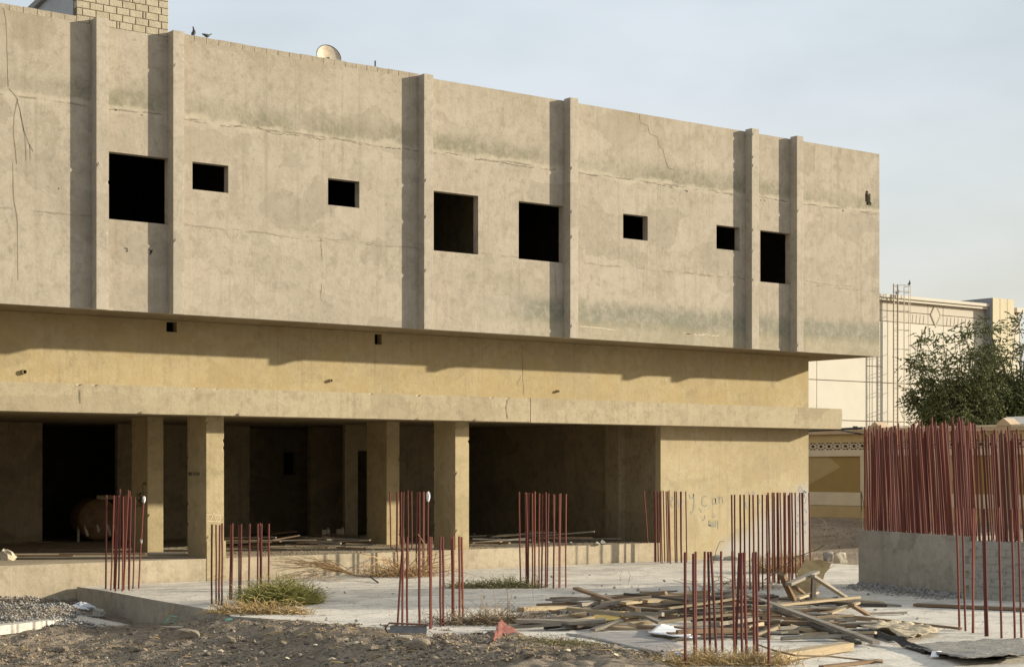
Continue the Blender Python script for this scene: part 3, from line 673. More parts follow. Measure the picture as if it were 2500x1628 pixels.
A_ = [(x, y, xb, yb) for x, y, xb, yb in ((260, 1208, 258, 1437), (278.7, 1209, 270, 1440), (284, 1209, 278, 1437), (290, 1209, 281, 1443), (293, 1193, 289, 1437), (301, 1211, 298, 1443), (308, 1207, 302, 1437), (313.5, 1196, 301, 1440), (317, 1198, 314, 1437), (320, 1211, 315, 1441), (330, 1213, 324, 1437), (351.5, 1214, 338, 1436))]
cA, pA = cluster('tight bundle of rusty bars at the corner of the slab, one with a white cap', A_, .02)
B_ = [(517.6, 1279, 517, 1473), (527.4, 1280, 527, 1473), (536.5, 1281, 534, 1476), (542, 1277, 541, 1477), (563.5, 1280, 560, 1463), (567.7, 1277, 565, 1463), (583, 1280, 583, 1466), (589, 1279, 587, 1466), (610, 1278, 608, 1468), (629.4, 1278, 628, 1470), (635, 1276, 636, 1464), (639, 1278, 639, 1468), (656.5, 1278, 655, 1464)]
cluster('row of rusty bars rising behind the green bush', B_, .021)
g6 = lambda x, y: (900 + x / 3.46, 1180 + y / 3.46)
def L6(L): return [(*g6(a, b_), *g6(c_, d_)) for a, b_, c_, d_ in L]
cluster('rusty bars between the metal bracket and the dry tumbleweed', L6([(290, 452, 240, 1207), (288, 458, 283, 1212), (327, 450, 327, 1218), (430, 445, 432, 1232), (514, 448, 519, 1228), (531, 450, 530, 1222), (607, 445, 610, 1205), (627, 450, 628, 1200), (700, 445, 708, 1150), (715, 440, 717, 1160), (764, 445, 767, 1140), (785, 450, 797, 1150)]), .023)
cD, pD = cluster('rusty bars tangled in dry orange twigs with a white capped bar', L6([(182, 70, 193, 705), (238, 72, 236, 742), (246, 70, 244, 750), (277, 70, 282, 755), (297, 68, 292, 740), (331, 58, 333, 760), (363, 65, 366, 730), (411, 75, 403, 765), (430, 70, 424, 755), (461, 70, 458, 765), (469, 72, 468, 760), (503, 140, 503, 768)]), .022)
cluster('rusty bars standing before the dark open bay beside olive scrub', L6([(1272, 70, 1285, 862), (1325, 75, 1331, 868), (1332, 78, 1345, 864), (1355, 80, 1349, 868), (1382, 82, 1386, 868), (1405, 66, 1403, 865), (1443, 82, 1441, 880), (1470, 88, 1460, 878), (1497, 72, 1493, 878), (1520, 85, 1508, 876), (1562, 88, 1562, 885), (1570, 95, 1560, 880), (1613, 85, 1609, 882), (1623, 83, 1614, 876), (1668, 88, 1666, 880)]), .021)
g3 = lambda x, y: (1300 + x / 3.875, 1000 + y / 3.875)
cluster('thin rusty bars in front of the end bay wall, the first one leaning', [(*g3(a, b_), *g3(c_, d_)) for a, b_, c_, d_ in ((1055, 768, 1105, 1432), (1150, 765, 1157, 1437), (1162, 767, 1168, 1440), (1180, 765, 1190, 1437), (1203, 768, 1210, 1442), (1215, 765, 1228, 1452), (1237, 765, 1253, 1437), (1263, 770, 1276, 1442), (1278, 770, 1292, 1442), (1292, 760, 1308, 1455), (1344, 768, 1352, 1442), (1360, 770, 1367, 1446), (1400, 772, 1406, 1442), (1408, 772, 1411, 1446), (1450, 770, 1460, 1442))], .02)
tops = [(x, 295) for x in (1220, 1258, 1327, 1377, 1445, 1490, 1550, 1607, 1663)] + [(x, 268) for x in (1680, 1733, 1755, 1795, 1804, 1832, 1880, 1897, 1955, 1980, 2022, 2080, 2107, 2118, 2195)] + [(1935, 298)]
cluster('wide row of rusty bars behind the timber scrap pile', [(1550 + x / 5.167, 1150 + y / 5.167, 1550 + (x + (8 if y > 280 else 14) + rnd.uniform(-8, 8)) / 5.167, (1440 if y > 280 else 1421) + rnd.uniform(-3, 3)) for x, y in tops], .021)
g4 = lambda x, y: (1600 + x / 4.327, 1330 + y / 4.327)
cluster('thick rusty bars nearest the dry straw, left of the heavy timber beam', [(*g4(a, b_), *g4(c_, d_)) for a, b_, c_, d_ in ((315, 75, 315, 1282), (403, 90, 420, 1190), (425, 70, 433, 1180), (522, 68, 522, 1165), (558, 70, 578, 1130), (587, 70, 645, 1135), (695, 65, 712, 1130), (812, 65, 835, 1150), (887, 82, 838, 1145), (910, 80, 918, 1155), (940, 75, 968, 1145), (1035, 75, 1045, 1210), (1060, 72, 1078, 1250), (1185, 75, 1197, 1290))], .022)
g1 = lambda x, y: (2050 + x / 4.1, 1250 + y / 4.1)
cluster('slender rusty bars beside the grey tarpaulin', [(2334, 1240, *g1(1200, 1178)), (2349.6, 1240, *g1(1262, 1188)), (2381, 1237, *g1(1330, 1203)), (2376, 1240, *g1(1338, 1208)), (2399, 1243, *g1(1462, 1240)), (2404, 1242, *g1(1484, 1240)), (2438, 1238, *g1(1622, 1260)), (2469, 1243, *g1(1755, 1272)), (2485, 1240, *g1(1822, 1280)), (2508, 1240, 2512, 1566)], .02)
# white caps on two bars
def cap(p, h, w, label):
    m_ = MB(); vs_ = []; k = 6
    for i, (zz, r_) in enumerate(((0, .55), (.3, .9), (.6, 1.0), (.9, .85), (1, .4))):
        for j in range(k): vs_.append((w * r_ * math.cos(j * 1.047 + i * .3), w * r_ * math.sin(j * 1.047 + i * .3), h * zz))
    m_.add(vs_, [(i * k + j, i * k + (j + 1) % k, (i + 1) * k + (j + 1) % k, (i + 1) * k + j) for i in range(4) for j in range(k)] + [tuple(range(k - 1, -1, -1)), tuple(4 * k + j for j in range(k))])
    o_ = m_.build('plastic_wrap', M['plastic']); o_.location = p; tag(o_, label, 'plastic')
cap(pA[-1][1] - Vector((0, 0, .16)), .2, .05, 'small white plastic wrapped on a bar at the slab corner')
t_ = pA[-1]; cap(t_[0].lerp(t_[1], .48), .2, .035, 'white tape scrap halfway up the leaning bar')
cap(pD[-1][1] - Vector((0, 0, .05)), .34, .07, 'white plastic bottle upturned on a bar among the twigs')

# ------------------------------------------------------------------ foundation wall with its dense bars
P1 = Vector((39.04, 34.40)); P2 = Vector((37.55, 29.15)); P3 = Vector((38.05, 27.6)); P4 = Vector((40.6, 22.0))
FW = empty('foundation_wall', (38.3, 30, 0)); tag(FW, 'shaded raw concrete foundation wall carrying a dense palisade of bars', 'wall')
FWi = Matrix.Translation((-38.3, -30, 0))
def fwp(o): o.parent = FW; o.matrix_parent_inverse = FWi; return o
HT = 1.70; th = Vector((1.5, .25))
m = MB(); m.prism([tuple(P2), tuple(P2 + th), tuple(P1 + th), tuple(P1)], -.3, HT); fwp(m.build('concrete_block', M['slabside']))
m = MB(); q0 = P2 + Vector((.12, -.02)); q1 = P3 + Vector((.12, 0)); q2 = P4 + Vector((.12, 0))
m.prism([tuple(q0), tuple(q1), tuple(q2), tuple(q2 + th), tuple(q0 + th - Vector((0, .02)))], -.3, HT - .12); fwp(m.build('concrete_block', M['slabside']))
# rough masonry facing at the turn, block by block
dirv = (P3 - P2).normalized(); nrm = Vector((-dirv.y, dirv.x)); nrm = nrm if nrm.x < 0 else -nrm
bm_ = MB(); bm_.box(-.202, .202, -.12, .12, 0, .196); CMU = mesh('block', bm_.v, bm_.f, M['stone'])
ang = math.atan2(dirv.y, dirv.x)
for row in range(8):
    L_ = 0.05 + (row % 2) * .2
    dcur = P2 + nrm * -.06
    for k in range(8):
        s_ = L_ + .41 * k
        base = P2 + dirv * s_ if s_ < 1.65 else P3 + (P4 - P3).normalized() * (s_ - 1.65)
        dv = dirv if s_ < 1.65 else (P4 - P3).normalized()
        o = obj('block', CMU); fwp(o); nn_ = Vector((dv.y, -dv.x)); nn_ = nn_ if nn_.x < 0 else -nn_
        pos = base + nn_ * (.03 + rnd.uniform(-.015, .015)); o.location = (pos.x, pos.y, -.02 + row * .2); o.rotation_euler.z = math.atan2(dv.y, dv.x) + rnd.uniform(-.02, .02)
RW = empty('rebar_palisade', (38.9, 30, HT)); tag(RW, 'dense palisade of dark red bars rising from the foundation wall', 'rebar')
def edge(s_):                                   # along the front edge, metres from the far corner
    L1 = (P2 - P1).length
    if s_ < L1: return P1 + (P2 - P1) * (s_ / L1), (P2 - P1).normalized()
    s_ -= L1; L2 = (P3 - P2).length
    if s_ < L2: return P2 + (P3 - P2) * (s_ / L2), (P3 - P2).normalized()
    s_ -= L2; return P3 + (P4 - P3).normalized() * s_, (P4 - P3).normalized()
for row, (off, step) in enumerate(((.14, .108), (.46, .13), (1.0, .16))):
    s_ = .22 + row * .03
    while s_ < 7.35:
        e_, dv = edge(s_)
        a = Vector((e_.x + off, e_.y + off * .1, HT - (.15 if s_ > 5.4 else .02)))
        h_ = 3.05 + rnd.uniform(-.08, .16) - row * .08 + (.12 if s_ > 3.3 else 0) - (0 if s_ < 6 else .15)
        if rnd.random() < .06: h_ -= .2
        lean = Vector((-.13, .1, 0)) * (h_ / 3) * (min(1, s_ / 2.2)) * rnd.uniform(.85, 1.15)
        t_ = a + lean + Vector((rnd.gauss(0, .022), rnd.gauss(0, .022), h_))
        if rnd.random() > .03: bar(RW, a, t_, rnd.uniform(.022, .029))
        s_ += step * rnd.uniform(.7, 1.3)
# two thin ties crossing
for a, b_ in (((2103, 1198), (2112, 1245)), ((2102, 1200), (2104, 1293))):
    m = MB(); z0_ = 50.9; m.tube([atD(*a, z0_), atD(*b_, z0_)], .02); o = m.build('tie_rod', M['twigd']); o.parent = RW; o.matrix_parent_inverse = Matrix.Translation(-RW.location)
for a, b_ in (((360, 752), (490, 685)), ((605, 762), (775, 708)), ((900, 785), (1015, 712))):
    pa = gnd(*g1(*a), .0); pb = atD(*g1(*b_), depth(pa) + .35)
    m = MB(); m.tube([pa - Vector((0, 0, .03)), pb], .018, k=5); o = m.build('bar_stub', M['darkmetal']); tag(o, 'dark bar stub slanting out at the foot of the foundation wall', 'rebar', 'slanting bar stubs')

# ------------------------------------------------------------------ timber
def plank(a, b_, w, th_, mat_, label, group=None, roll=0, name='plank', cat='plank', parent=None, bend=0):
    a, b_ = Vector(a), Vector(b_); d = b_ - a; L = d.length; d.normalize()
    side = d.cross(Vector((0, 0, 1))); side = side.normalized() if side.length > .05 else Vector((1, 0, 0))
    up = side.cross(d)
    m_ = MB(); n_ = 5; vs_ = []
    j = lambda s: rnd.uniform(-s, s)
    for i in range(n_):
        x_ = -L / 2 + L * i / (n_ - 1); bz = bend * (1 - (2 * i / (n_ - 1) - 1) ** 2)
        e1, e2 = (j(.04), j(.04)) if i in (0, n_ - 1) else (0, 0)
        vs_ += [(x_ + e1, -w / 2 + j(w * .03), bz), (x_ + e2, w / 2 + j(w * .03), bz), (x_ + e2, w / 2 + j(w * .02), bz + th_), (x_ + e1, -w / 2 + j(w * .02), bz + th_)]
    fs_ = [(3, 2, 1, 0), tuple((n_ - 1) * 4 + k for k in range(4))]
    for i in range(n_ - 1):
        for k in range(4): fs_.append((i * 4 + k, i * 4 + (k + 1) % 4, (i + 1) * 4 + (k + 1) % 4, (i + 1) * 4 + k))
    m_.add(vs_, fs_); o_ = m_.build(name, mat_, parent)
    mt = Matrix((d, side * -1, up)).transposed().to_4x4()
    o_.matrix_world = Matrix.Translation((a + b_) / 2) @ mt @ Matrix.Rotation(roll, 4, 'X')
    if label: tag(o_, label, cat, group)
    return o_
def pk(pa, za, pb, zb, *a, **k): return plank(gnd(*pa, za), gnd(*pb, zb), *a, **k)
g5b = lambda x, y: (1250 + x / 4.327, 1380 + y / 4.327)
GP = 'timber scrap pile'
pk(g4(975, 545), .42, g4(2330, 1045), .06, .16, .07, M['wgrey'], 'long grey channel beam slanting over the timber pile', GP, cat='beam', name='beam')
pk(g4(1010, 600), .30, g4(2150, 1050), .02, .12, .05, M['wdark'], 'dark board lying along the underside of the grey beam', GP)
pk(g4(1210, 655), .33, g4(2150, 560), .33, .13, .05, M['wpale'], 'pale long board on top of the pile by the propped frame', GP)
pk(g4(1840, 735), .2, g4(2145, 618), .36, .11, .05, M['wpale'], 'pale short board slanting against the brown board end', GP)
pk(g4(2065, 640), .36, g4(2240, 745), .04, .14, .06, M['wbrown'], 'brown broken board end sloping to the slab', GP)
pk(g4(1655, 335), .98, g4(2005, 560), .32, .13, .06, M['wgrey'], 'grey board sloping down from the propped frame', GP)
pk(g4(1415, 425), .82, g4(1700, 300), 1.02, .16, .07, M['wgrey'], 'pale grey timber forming the top of the propped frame', GP)
pk(g4(1325, 320), 1.05, g4(1450, 590), .33, .17, .09, M['wbrown'], 'dark brown post leaning under the propped frame', GP, roll=.4)
pk(g4(1465, 450), .7, g4(1565, 520), .42, .1, .05, M['wbrown'], 'short brown brace inside the propped frame', GP)
plank(gnd(*g4(1655, 560), .3), atD(*g4(1665, 345), depth(gnd(*g4(1655, 560), .3))), .14, .06, M['wdark'], 'dark upright strut behind the propped frame', GP)
pk(g4(1490, 575), .34, g4(1700, 510), .36, .13, .05, M['wpale'], 'splintered pale board lying under the frame', GP)
pk(g4(1090, 1255), .02, g4(2030, 1105), .02, .3, .15, M['wpale'], 'heavy squared timber beam lying in front of the pile', GP, cat='beam', name='beam')
pk(g4(1760, 1300), .01, g4(2370, 1232), .01, .13, .05, M['wbrown'], 'brown board at the foot of the heavy timber beam', GP)
pk(g4(1700, 775), .22, g4(2090, 752), .25, .1, .05, M['wpale'], 'pale board end beneath the slanting grey beam', GP)
pk((2084, 1507), .12, (2342, 1536), .03, .09, .05, M['wbrown'], 'long thin brown lath reaching to the slender bars', GP)
pk((2120, 1500), .03, (2212, 1497), .03, .1, .05, M['wgrey'], 'grey board lying alone beside the pile', GP)
pk(g5b(672, 255), .42, g5b(1330, 480), .3, .15, .07, M['wbrown'], 'brown jointed plank rising off the slats', GP)
pk(g5b(1200, 450), .3, g5b(1570, 622), .12, .13, .06, M['wgrey'], 'lower length of the jointed plank', GP)
pk(g5b(0, 495), .04, g5b(1210, 445), .22, .09, .04, M['wgrey'], 'very long thin lath pointing at the tumbleweed', GP)
pk(g5b(350, 672), .02, g5b(1160, 570), .16, .14, .06, M['wdark'], 'dark wet plank in front of the slats', GP)
pk(g5b(850, 695), .02, g5b(1160, 592), .18, .15, .06, M['wgrey'], 'grey tilted plank in front of the yellow board', GP)
pk(g5b(500, 405), .12, g5b(1020, 428), .14, .12, .04, M['wgrey'], 'weathered plank behind the slats', GP)
pk((2236, 1478), .02, (2540, 1491), .02, .35, .06, M['wbrown'], 'long dirty board lying at the foot of the masonry facing')
gen = 'loose weathered plank in the timber scrap pile'
looks = {'wpale': 'pale', 'wgrey': 'grey', 'wbrown': 'brown', 'wdark': 'dark'}
for i in range(165):
    u_ = i / 165; xx = 1345 + 740 * rnd.random() ** .8; lo, hi = (1478, 1540) if xx < 1600 else (1470, 1566)
    yy = rnd.uniform(lo, hi)
    if 1545 < xx < 1710 and yy > 1512: yy = rnd.uniform(1472, 1510)
    c_ = gnd(xx, yy, 0); v_ = (xx - 1345) / 720
    h_ = max(0.015, rnd.uniform(.0, .55) * math.sin(math.pi * min(1, v_ * .85 + .12)) * (1 - abs((yy - 1512) / 62)) ** .7 if abs(yy - 1512) < 62 else .015)
    a_ = rnd.gauss(.12, .2) + (0 if rnd.random() < .82 else rnd.choice((-.7, .6)))
    d_ = RIGHT * math.cos(a_) + FWD * math.sin(a_) * 1.6; d_.normalize(); L_ = rnd.uniform(.6, 2.4); dz = rnd.uniform(-.09, .09)
    mk = rnd.choice(['wpale', 'wpale', 'wgrey', 'wgrey', 'wbrown', 'wbrown', 'wdark'])
    side_ = 'beside the slats' if xx < 1560 else ('under the slanting grey beam' if xx > 1850 else 'behind the thick bars')
    plank(c_ - d_ * L_ / 2 + Vector((0, 0, max(.012, h_ - dz))), c_ + d_ * L_ / 2 + Vector((0, 0, max(.012, h_ + dz))), rnd.uniform(.08, .2), rnd.uniform(.03, .085),
          M[mk], 'loose ' + looks[mk] + (' short' if L_ < 1.3 else ' long') + ' plank in the timber pile ' + side_, GP, roll=rnd.uniform(-.18, .18), bend=rnd.uniform(-.02, .03))
# fan of short slats
SP = gnd(*g5b(800, 560), 0); SL = empty('slatted_panel', SP); tag(SL, 'collapsed panel of short grey slats lying in the timber pile', 'panel')
for i in range(26):
    f_ = i / 25; a = gnd(*g5b(450 + 700 * f_, 605 - 75 * f_), .03); b_ = gnd(*g5b(500 + 660 * f_ + rnd.uniform(-18, 18), 478 - 20 * f_), .2)
    o = plank(a, b_, .075, .025, M['wgrey'] if i % 3 else M['wdark'], None, name='slat', roll=rnd.uniform(-.3, .3)); mw = o.matrix_world.copy(); o.parent = SL; o.matrix_parent_inverse = Matrix.Translation(-SP)
def sheet(name, quad, mat_, label, cat, n_=(14, 10), amp=.03, thick=.012, cell=.5, group=None, zb=None, ragged=.12, fold=0):
    A0, A1, A2, A3 = [Vector(q) for q in quad]; vs_ = []; nx, ny = n_
    for i in range(nx):
        for k in range(ny):
            u_, v_ = i / (nx - 1), k / (ny - 1)
            if i in (0, nx - 1): v_ += 0
            e_ = ragged / nx
            ed = 3.5 if i in (0, nx - 1) or k in (0, ny - 1) else .3
            uu = u_ + rnd.uniform(-e_, e_) * ed; vv = v_ + rnd.uniform(-ragged / ny, ragged / ny) * ed
            p_ = (A0 * (1 - uu) + A1 * uu) * (1 - vv) + (A3 * (1 - uu) + A2 * uu) * vv
            w_ = float(vnoise(np.array(p_.x), np.array(p_.y), cell, 5) + .2 * vnoise(np.array(p_.x), np.array(p_.y), cell * .45, 9)) * amp * 2
            w_ += fold * (math.sin((u_ * 4 + v_ * 13) * 1.3 + 2 * math.sin(u_ * 5)) + .6 * math.sin(u_ * 9 - v_ * 23))
            vs_.append(p_ + Vector((0, 0, abs(w_))))
    fs_ = [(i * ny + k, (i + 1) * ny + k, (i + 1) * ny + k + 1, i * ny + k + 1) for i in range(nx - 1) for k in range(ny - 1)]
    c0 = sum(vs_, Vector()) / len(vs_); nrm_ = (A1 - A0).cross(A3 - A0).normalized(); nrm_ = nrm_ if nrm_.z > 0 else -nrm_
    top = [v - c0 for v in vs_]; bot = [v - c0 - nrm_ * thick for v in vs_]; N = len(top)
    ring = [i * ny for i in range(nx)] + [(nx - 1) * ny + k for k in range(1, ny)] + [i * ny + ny - 1 for i in range(nx - 2, -1, -1)] + [k for k in range(ny - 2, 0, -1)]
    fs_ += [tuple(N + q for q in f[::-1]) for f in fs_[:]] + [(ring[(i + 1) % len(ring)], ring[i], N + ring[i], N + ring[(i + 1) % len(ring)]) for i in range(len(ring))]
    m_ = MB(); m_.add(top + bot, fs_); o_ = m_.build(name, mat_, None, True); o_.location = c0
    if label: tag(o_, label, cat, group)
    return o_
G = lambda f, x, y, z: gnd(*f(x, y), z)
sheet('yellow_sheet', (G(g5b, 800, 590, .16), G(g5b, 1130, 570, .2), G(g5b, 1190, 480, .3), G(g5b, 860, 520, .24)), M['yellow'], 'bright yellow board scrap among the planks', 'board', amp=.015)
sheet('white_sheet', (G(g5b, 1445, 705, .1), G(g5b, 1900, 768, .1), G(g5b, 1880, 680, .1), G(g5b, 1560, 618, .12)), M['white'], 'clean white board leaning on the timber pile', 'board', amp=.01)
sheet('cement_sheet', (G(g5b, 560, 720, .01), G(g5b, 1600, 940, .01), G(g5b, 1890, 860, .01), G(g5b, 1400, 690, .01)), M['cement'], 'flat grey cement sheet lying beside the straw', 'sheet', amp=.02, n_=(18, 8))
sheet('tarpaulin', (G(g1, 640, 1330, .05), G(g1, 1250, 1460, .16), G(g1, 1950, 1420, .16), G(g1, 1850, 1255, .04)), M['tarp'], 'grey wrinkled tarpaulin spread beside the slender bars', 'tarpaulin', n_=(40, 18), amp=.05, thick=.02, fold=.012)
sheet('tarpaulin', (G(g1, 640, 1330, .06), G(g1, 1080, 1245, .08), G(g1, 1900, 1250, .03), G(g1, 1060, 1165, .06)), M['tarp'], 'folded corner of grey tarpaulin', 'tarpaulin', n_=(24, 12), amp=.05, fold=.01) if False else None
sheet('tarpaulin', (G(g1, 200, 1130, .12), G(g1, 700, 1260, .1), G(g1, 1020, 1190, .08), G(g1, 620, 1105, .08)), M['tarp2'], 'crumpled cream sheet folded behind the grey tarpaulin', 'tarpaulin', n_=(26, 14), amp=.09, fold=.025)
sheet('felt_roll', (G(g1, 180, 1200, .02), G(g1, 840, 1410, .02), G(g1, 900, 1375, .1), G(g1, 300, 1170, .1)), M['black'], 'black roofing felt under the end of the grey beam', 'felt', n_=(24, 8), amp=.07, fold=.02)
sheet('felt_roll', (G(g1, 830, 1415, .01), G(g1, 1480, 1490, .01), G(g1, 1960, 1430, .02), G(g1, 1300, 1420, .1)), M['black'], 'black felt edge under the grey tarpaulin', 'felt', n_=(30, 6), amp=.05, fold=.01)
sheet('paper_tag', (G(g1, 905, 1445, .05), G(g1, 985, 1447, .05), G(g1, 1018, 1388, .12), G(g1, 935, 1385, .12)), M['white'], 'small white tag on the black felt', 'tag', n_=(4, 4), amp=.003)
# plywood sheet standing tilted behind the frame
pa, pb = gnd(*g4(1500, 545), .1), gnd(*g4(1700, 560), .1); dd = depth(pa)
m = MB(); pl = [g4(1430, 470), g4(1505, 300), g4(1545, 215), g4(1590, 145), g4(1650, 165), g4(1740, 150), g4(1858, 190), g4(1835, 250), g4(1790, 300), g4(1765, 395), g4(1700, 470), g4(1705, 565), g4(1600, 590), g4(1450, 575)][::-1]
fr = [atD(*q, dd + .4 + (545 - 0) * 0 + .0012 * (555 - (q[1] - 1330) * 4.327)) for q in pl]
c0 = sum(fr, Vector()) / len(fr); bk = FWD * .03; N = len(fr)
m.add([q - c0 for q in fr] + [q - c0 + bk for q in fr], [tuple(range(N)), tuple(range(2 * N - 1, N - 1, -1))] + [((i + 1) % N, i, N + i, N + (i + 1) % N) for i in range(N)])
o = m.build('plywood_sheet', M['ply']); o.location = c0; tag(o, 'broken ochre plywood sheet standing tilted behind the propped frame', 'plywood')
# long rusty rod snaking by the beam
m = MB(); m.tube([G(g4, 1085, 1050, .04), G(g4, 1250, 1110, .2), G(g4, 1480, 1165, .2), G(g4, 1850, 1175, .12), G(g4, 2120, 1205, .05), G(g4, 2400, 1240, .03)], .018, k=5); tag(m.build('bent_rod', M['twigd']), 'long bent rod lying across the heavy timber beam', 'rod')

# crumpled scraps
def scrap(name, c_, sx, sy, sz, mat_, label, cat, seed=1, group=None):
    r_ = random.Random(seed); vs_ = []; k, n_ = 9, 5
    for i in range(n_):
        ph = (i + .6) / (n_ + .2) * math.pi * .62
        for j in range(k):
            a = 2 * math.pi * j / k; q = r_.uniform(.65, 1.2)
            vs_.append((sx * math.sin(ph) * math.cos(a) * q, sy * math.sin(ph) * math.sin(a) * q, sz * (math.cos(ph) + .1) * r_.uniform(.75, 1.2) - .02))
    fs_ = [(i * k + j, (i + 1) * k + j, (i + 1) * k + (j + 1) % k, i * k + (j + 1) % k) for i in range(n_ - 1) for j in range(k)] + [tuple(range(k)), tuple((n_ - 1) * k + j for j in range(k - 1, -1, -1))]
    m_ = MB(); m_.add(vs_, fs_); o_ = m_.build(name, mat_); o_.location = c_; o_.rotation_euler.z = r_.uniform(0, 6)
    return tag(o_, label, cat, group)
def onground(px, py):                          # walk the view ray to the terrain
    z = 0.
    for _ in range(6): p_ = gnd(px, py, z); z = gz(p_.x, p_.y)
    return gnd(px, py, z)
pr = [onground(*g6(1050, 1350)), onground(*g6(1110, 1392)), onground(*g6(1290, 1300)), onground(*g6(1110, 1260))]
pr = [pr[0] + Vector((0, 0, .05)), pr[1] + Vector((0, 0, .02)), pr[2] + Vector((0, 0, .06)), pr[3] + Vector((0, 0, .28))]
sheet('plastic_sheet', pr, M['red'], 'crumpled faded red plastic half buried in the berm', 'plastic', n_=(12, 10), amp=.06, fold=.03, thick=.02)
scrap('plastic_bag', onground(*g1(1210, 862)), .26, .2, .28, M['green_plastic'], 'dark green bag at the foot of the foundation wall', 'bag', 3)
scrap('plastic_bag', onground(200, 1484), .36, .3, .17, M['plastic'], 'pale plastic bag on the grey gravel heap', 'bag', 4)
scrap('plastic_bag', onground(1660, 1608), .2, .2, .14, M['plastic'], 'bluish white plastic scrap in the straw', 'bag', 5)
scrap('rubble_lump', onground(560, 1515) + Vector((0, 0, .0)), .12, .12, .08, M['mint'], 'small turquoise plastic scrap at the foot of the dry straw', 'plastic', 6)
m = MB(); q = onground(402, 1524); m.tube([q + v for v in (Vector((0, 0, .03)), RIGHT * .16 + Vector((0, 0, .22)), RIGHT * .34 + Vector((0, 0, .2)), RIGHT * .2 + Vector((0, 0, .06)), RIGHT * .34 + Vector((0, 0, .0)))], .022, k=4); tag(m.build('strapping', M['mint']), 'tangle of mint green strapping before the slab edge', 'strap')
b0 = onground(*g6(180, 1262)); m = MB(); d_ = (gnd(*g6(440, 1240), b0.z) - b0); L_ = 0.78
BR = empty('metal_bracket', b0, math.atan2(RIGHT.y, RIGHT.x)); tag(BR, 'bent grey steel channel bracket at the foot of the bars', 'bracket')
m = MB(); m.box(0, L_, 0, .02, .0, .16); m.build('web', M['metal'], BR)
m = MB(); m.prism_y([(-.04, .165), (-.02, .2), (L_ + .04, .165), (L_ + .04, .19), (-.02, .225), (-.07, .17)], -.06, .1); m.build('flange', M['rust2'], BR)
m = MB(); m.tube([(-.05, -.02, .02), (-.1, -.02, .1), (-.04, -.02, .18)], .02); m.build('hook', M['darkmetal'], BR)
for px, py, s_, lab in ((1735 + 12, 1378, .42, 0), (1790, 1380, .5, 1)):
    pass
import bmesh
def chunk(px, py, sx, sy, sz, mat_, label, seed, square=.35):
    r_ = random.Random(seed); p_ = onground(px, py); bm = bmesh.new(); bmesh.ops.create_icosphere(bm, subdivisions=3, radius=1)
    dirs = [Vector((r_.gauss(0, 1), r_.gauss(0, 1), r_.gauss(0, 1))).normalized() for _ in range(9)]; lim = [r_.uniform(.62, .85) for _ in dirs]
    for v in bm.verts:
        c_ = v.co.normalized(); mx_ = max(abs(c_.x), abs(c_.y), abs(c_.z)); c_ = c_ * ((1 - square) + square / mx_)
        for d_, l_ in zip(dirs, lim):
            q = c_.dot(d_)
            if q > l_: c_ -= d_ * (q - l_)
        c_ *= 1 + r_.uniform(-.035, .035)
        v.co = Vector((c_.x * sx / 2, c_.y * sy / 2, max(-.25, c_.z) * sz * .62 + sz * .3))
    me = bpy.data.meshes.new('concrete_lump'); bm.to_mesh(me); bm.free(); me.materials.append(mat_)
    o_ = obj('concrete_lump', me); o_.location = p_; o_.rotation_euler.z = YAW - R(90) + r_.uniform(-.3, .3); return tag(o_, label, 'rubble')
chunk(2052, 1378, .72, .6, .52, M['flake'], 'pale rounded concrete lump lying between building and foundation wall', 2)
chunk(2022, 1374, .5, .5, .52, M['stone'], 'grey block beside the pale concrete lump', 3)
chunk(1752, 1379, .55, .5, .44, M['ggravel'], 'light grey broken block before the end bay wall', 4)
chunk(1785, 1378, .75, .5, .42, M['stone'], 'dark grey block behind the wide row of bars', 5)
chunk(1860, 1382, .9, .5, .5, M['stone'], 'mid grey block near the corner of the end wall', 6)
chunk(1868, 1350, .55, .5, .75, M['wbrown'], 'brown jagged lump leaning at the wall foot', 7)
chunk(243, 1507, .4, .35, .35, M['stone'], 'grey rock wedged at the slab corner', 8)
chunk(1018, 1582, .6, .4, .24, M['gravel'], 'grey concrete lump in the gravel berm', 9)
chunk(985, 1566, .42, .4, .16, M['gravel'], 'flat grey concrete lump beside the bracket', 10)
chunk(448, 1562, .85, .5, .3, M['gravel'], 'broad dark grey rubble lump below the slab edge', 11)
chunk(425, 1532, .75, .14, .05, M['flake'], 'pale broken edge piece before the slab', 12)

for i, (px, py) in enumerate(((690, 1572), (905, 1590), (1120, 1592), (1240, 1585), (330, 1590), (770, 1560), (560, 1570), (1390, 1612), (150, 1590), (1060, 1610), (860, 1618), (620, 1612), (1290, 1604), (60, 1578), (380, 1555), (1180, 1615))):
    s_ = rnd.uniform(.16, .38); chunk(px, py, s_, s_ * .8, s_ * .5, M['dirt'], 'rough soil covered rubble lump half sunk in the berm', 60 + i, .1)['group'] = 'rubble lumps in the berm'
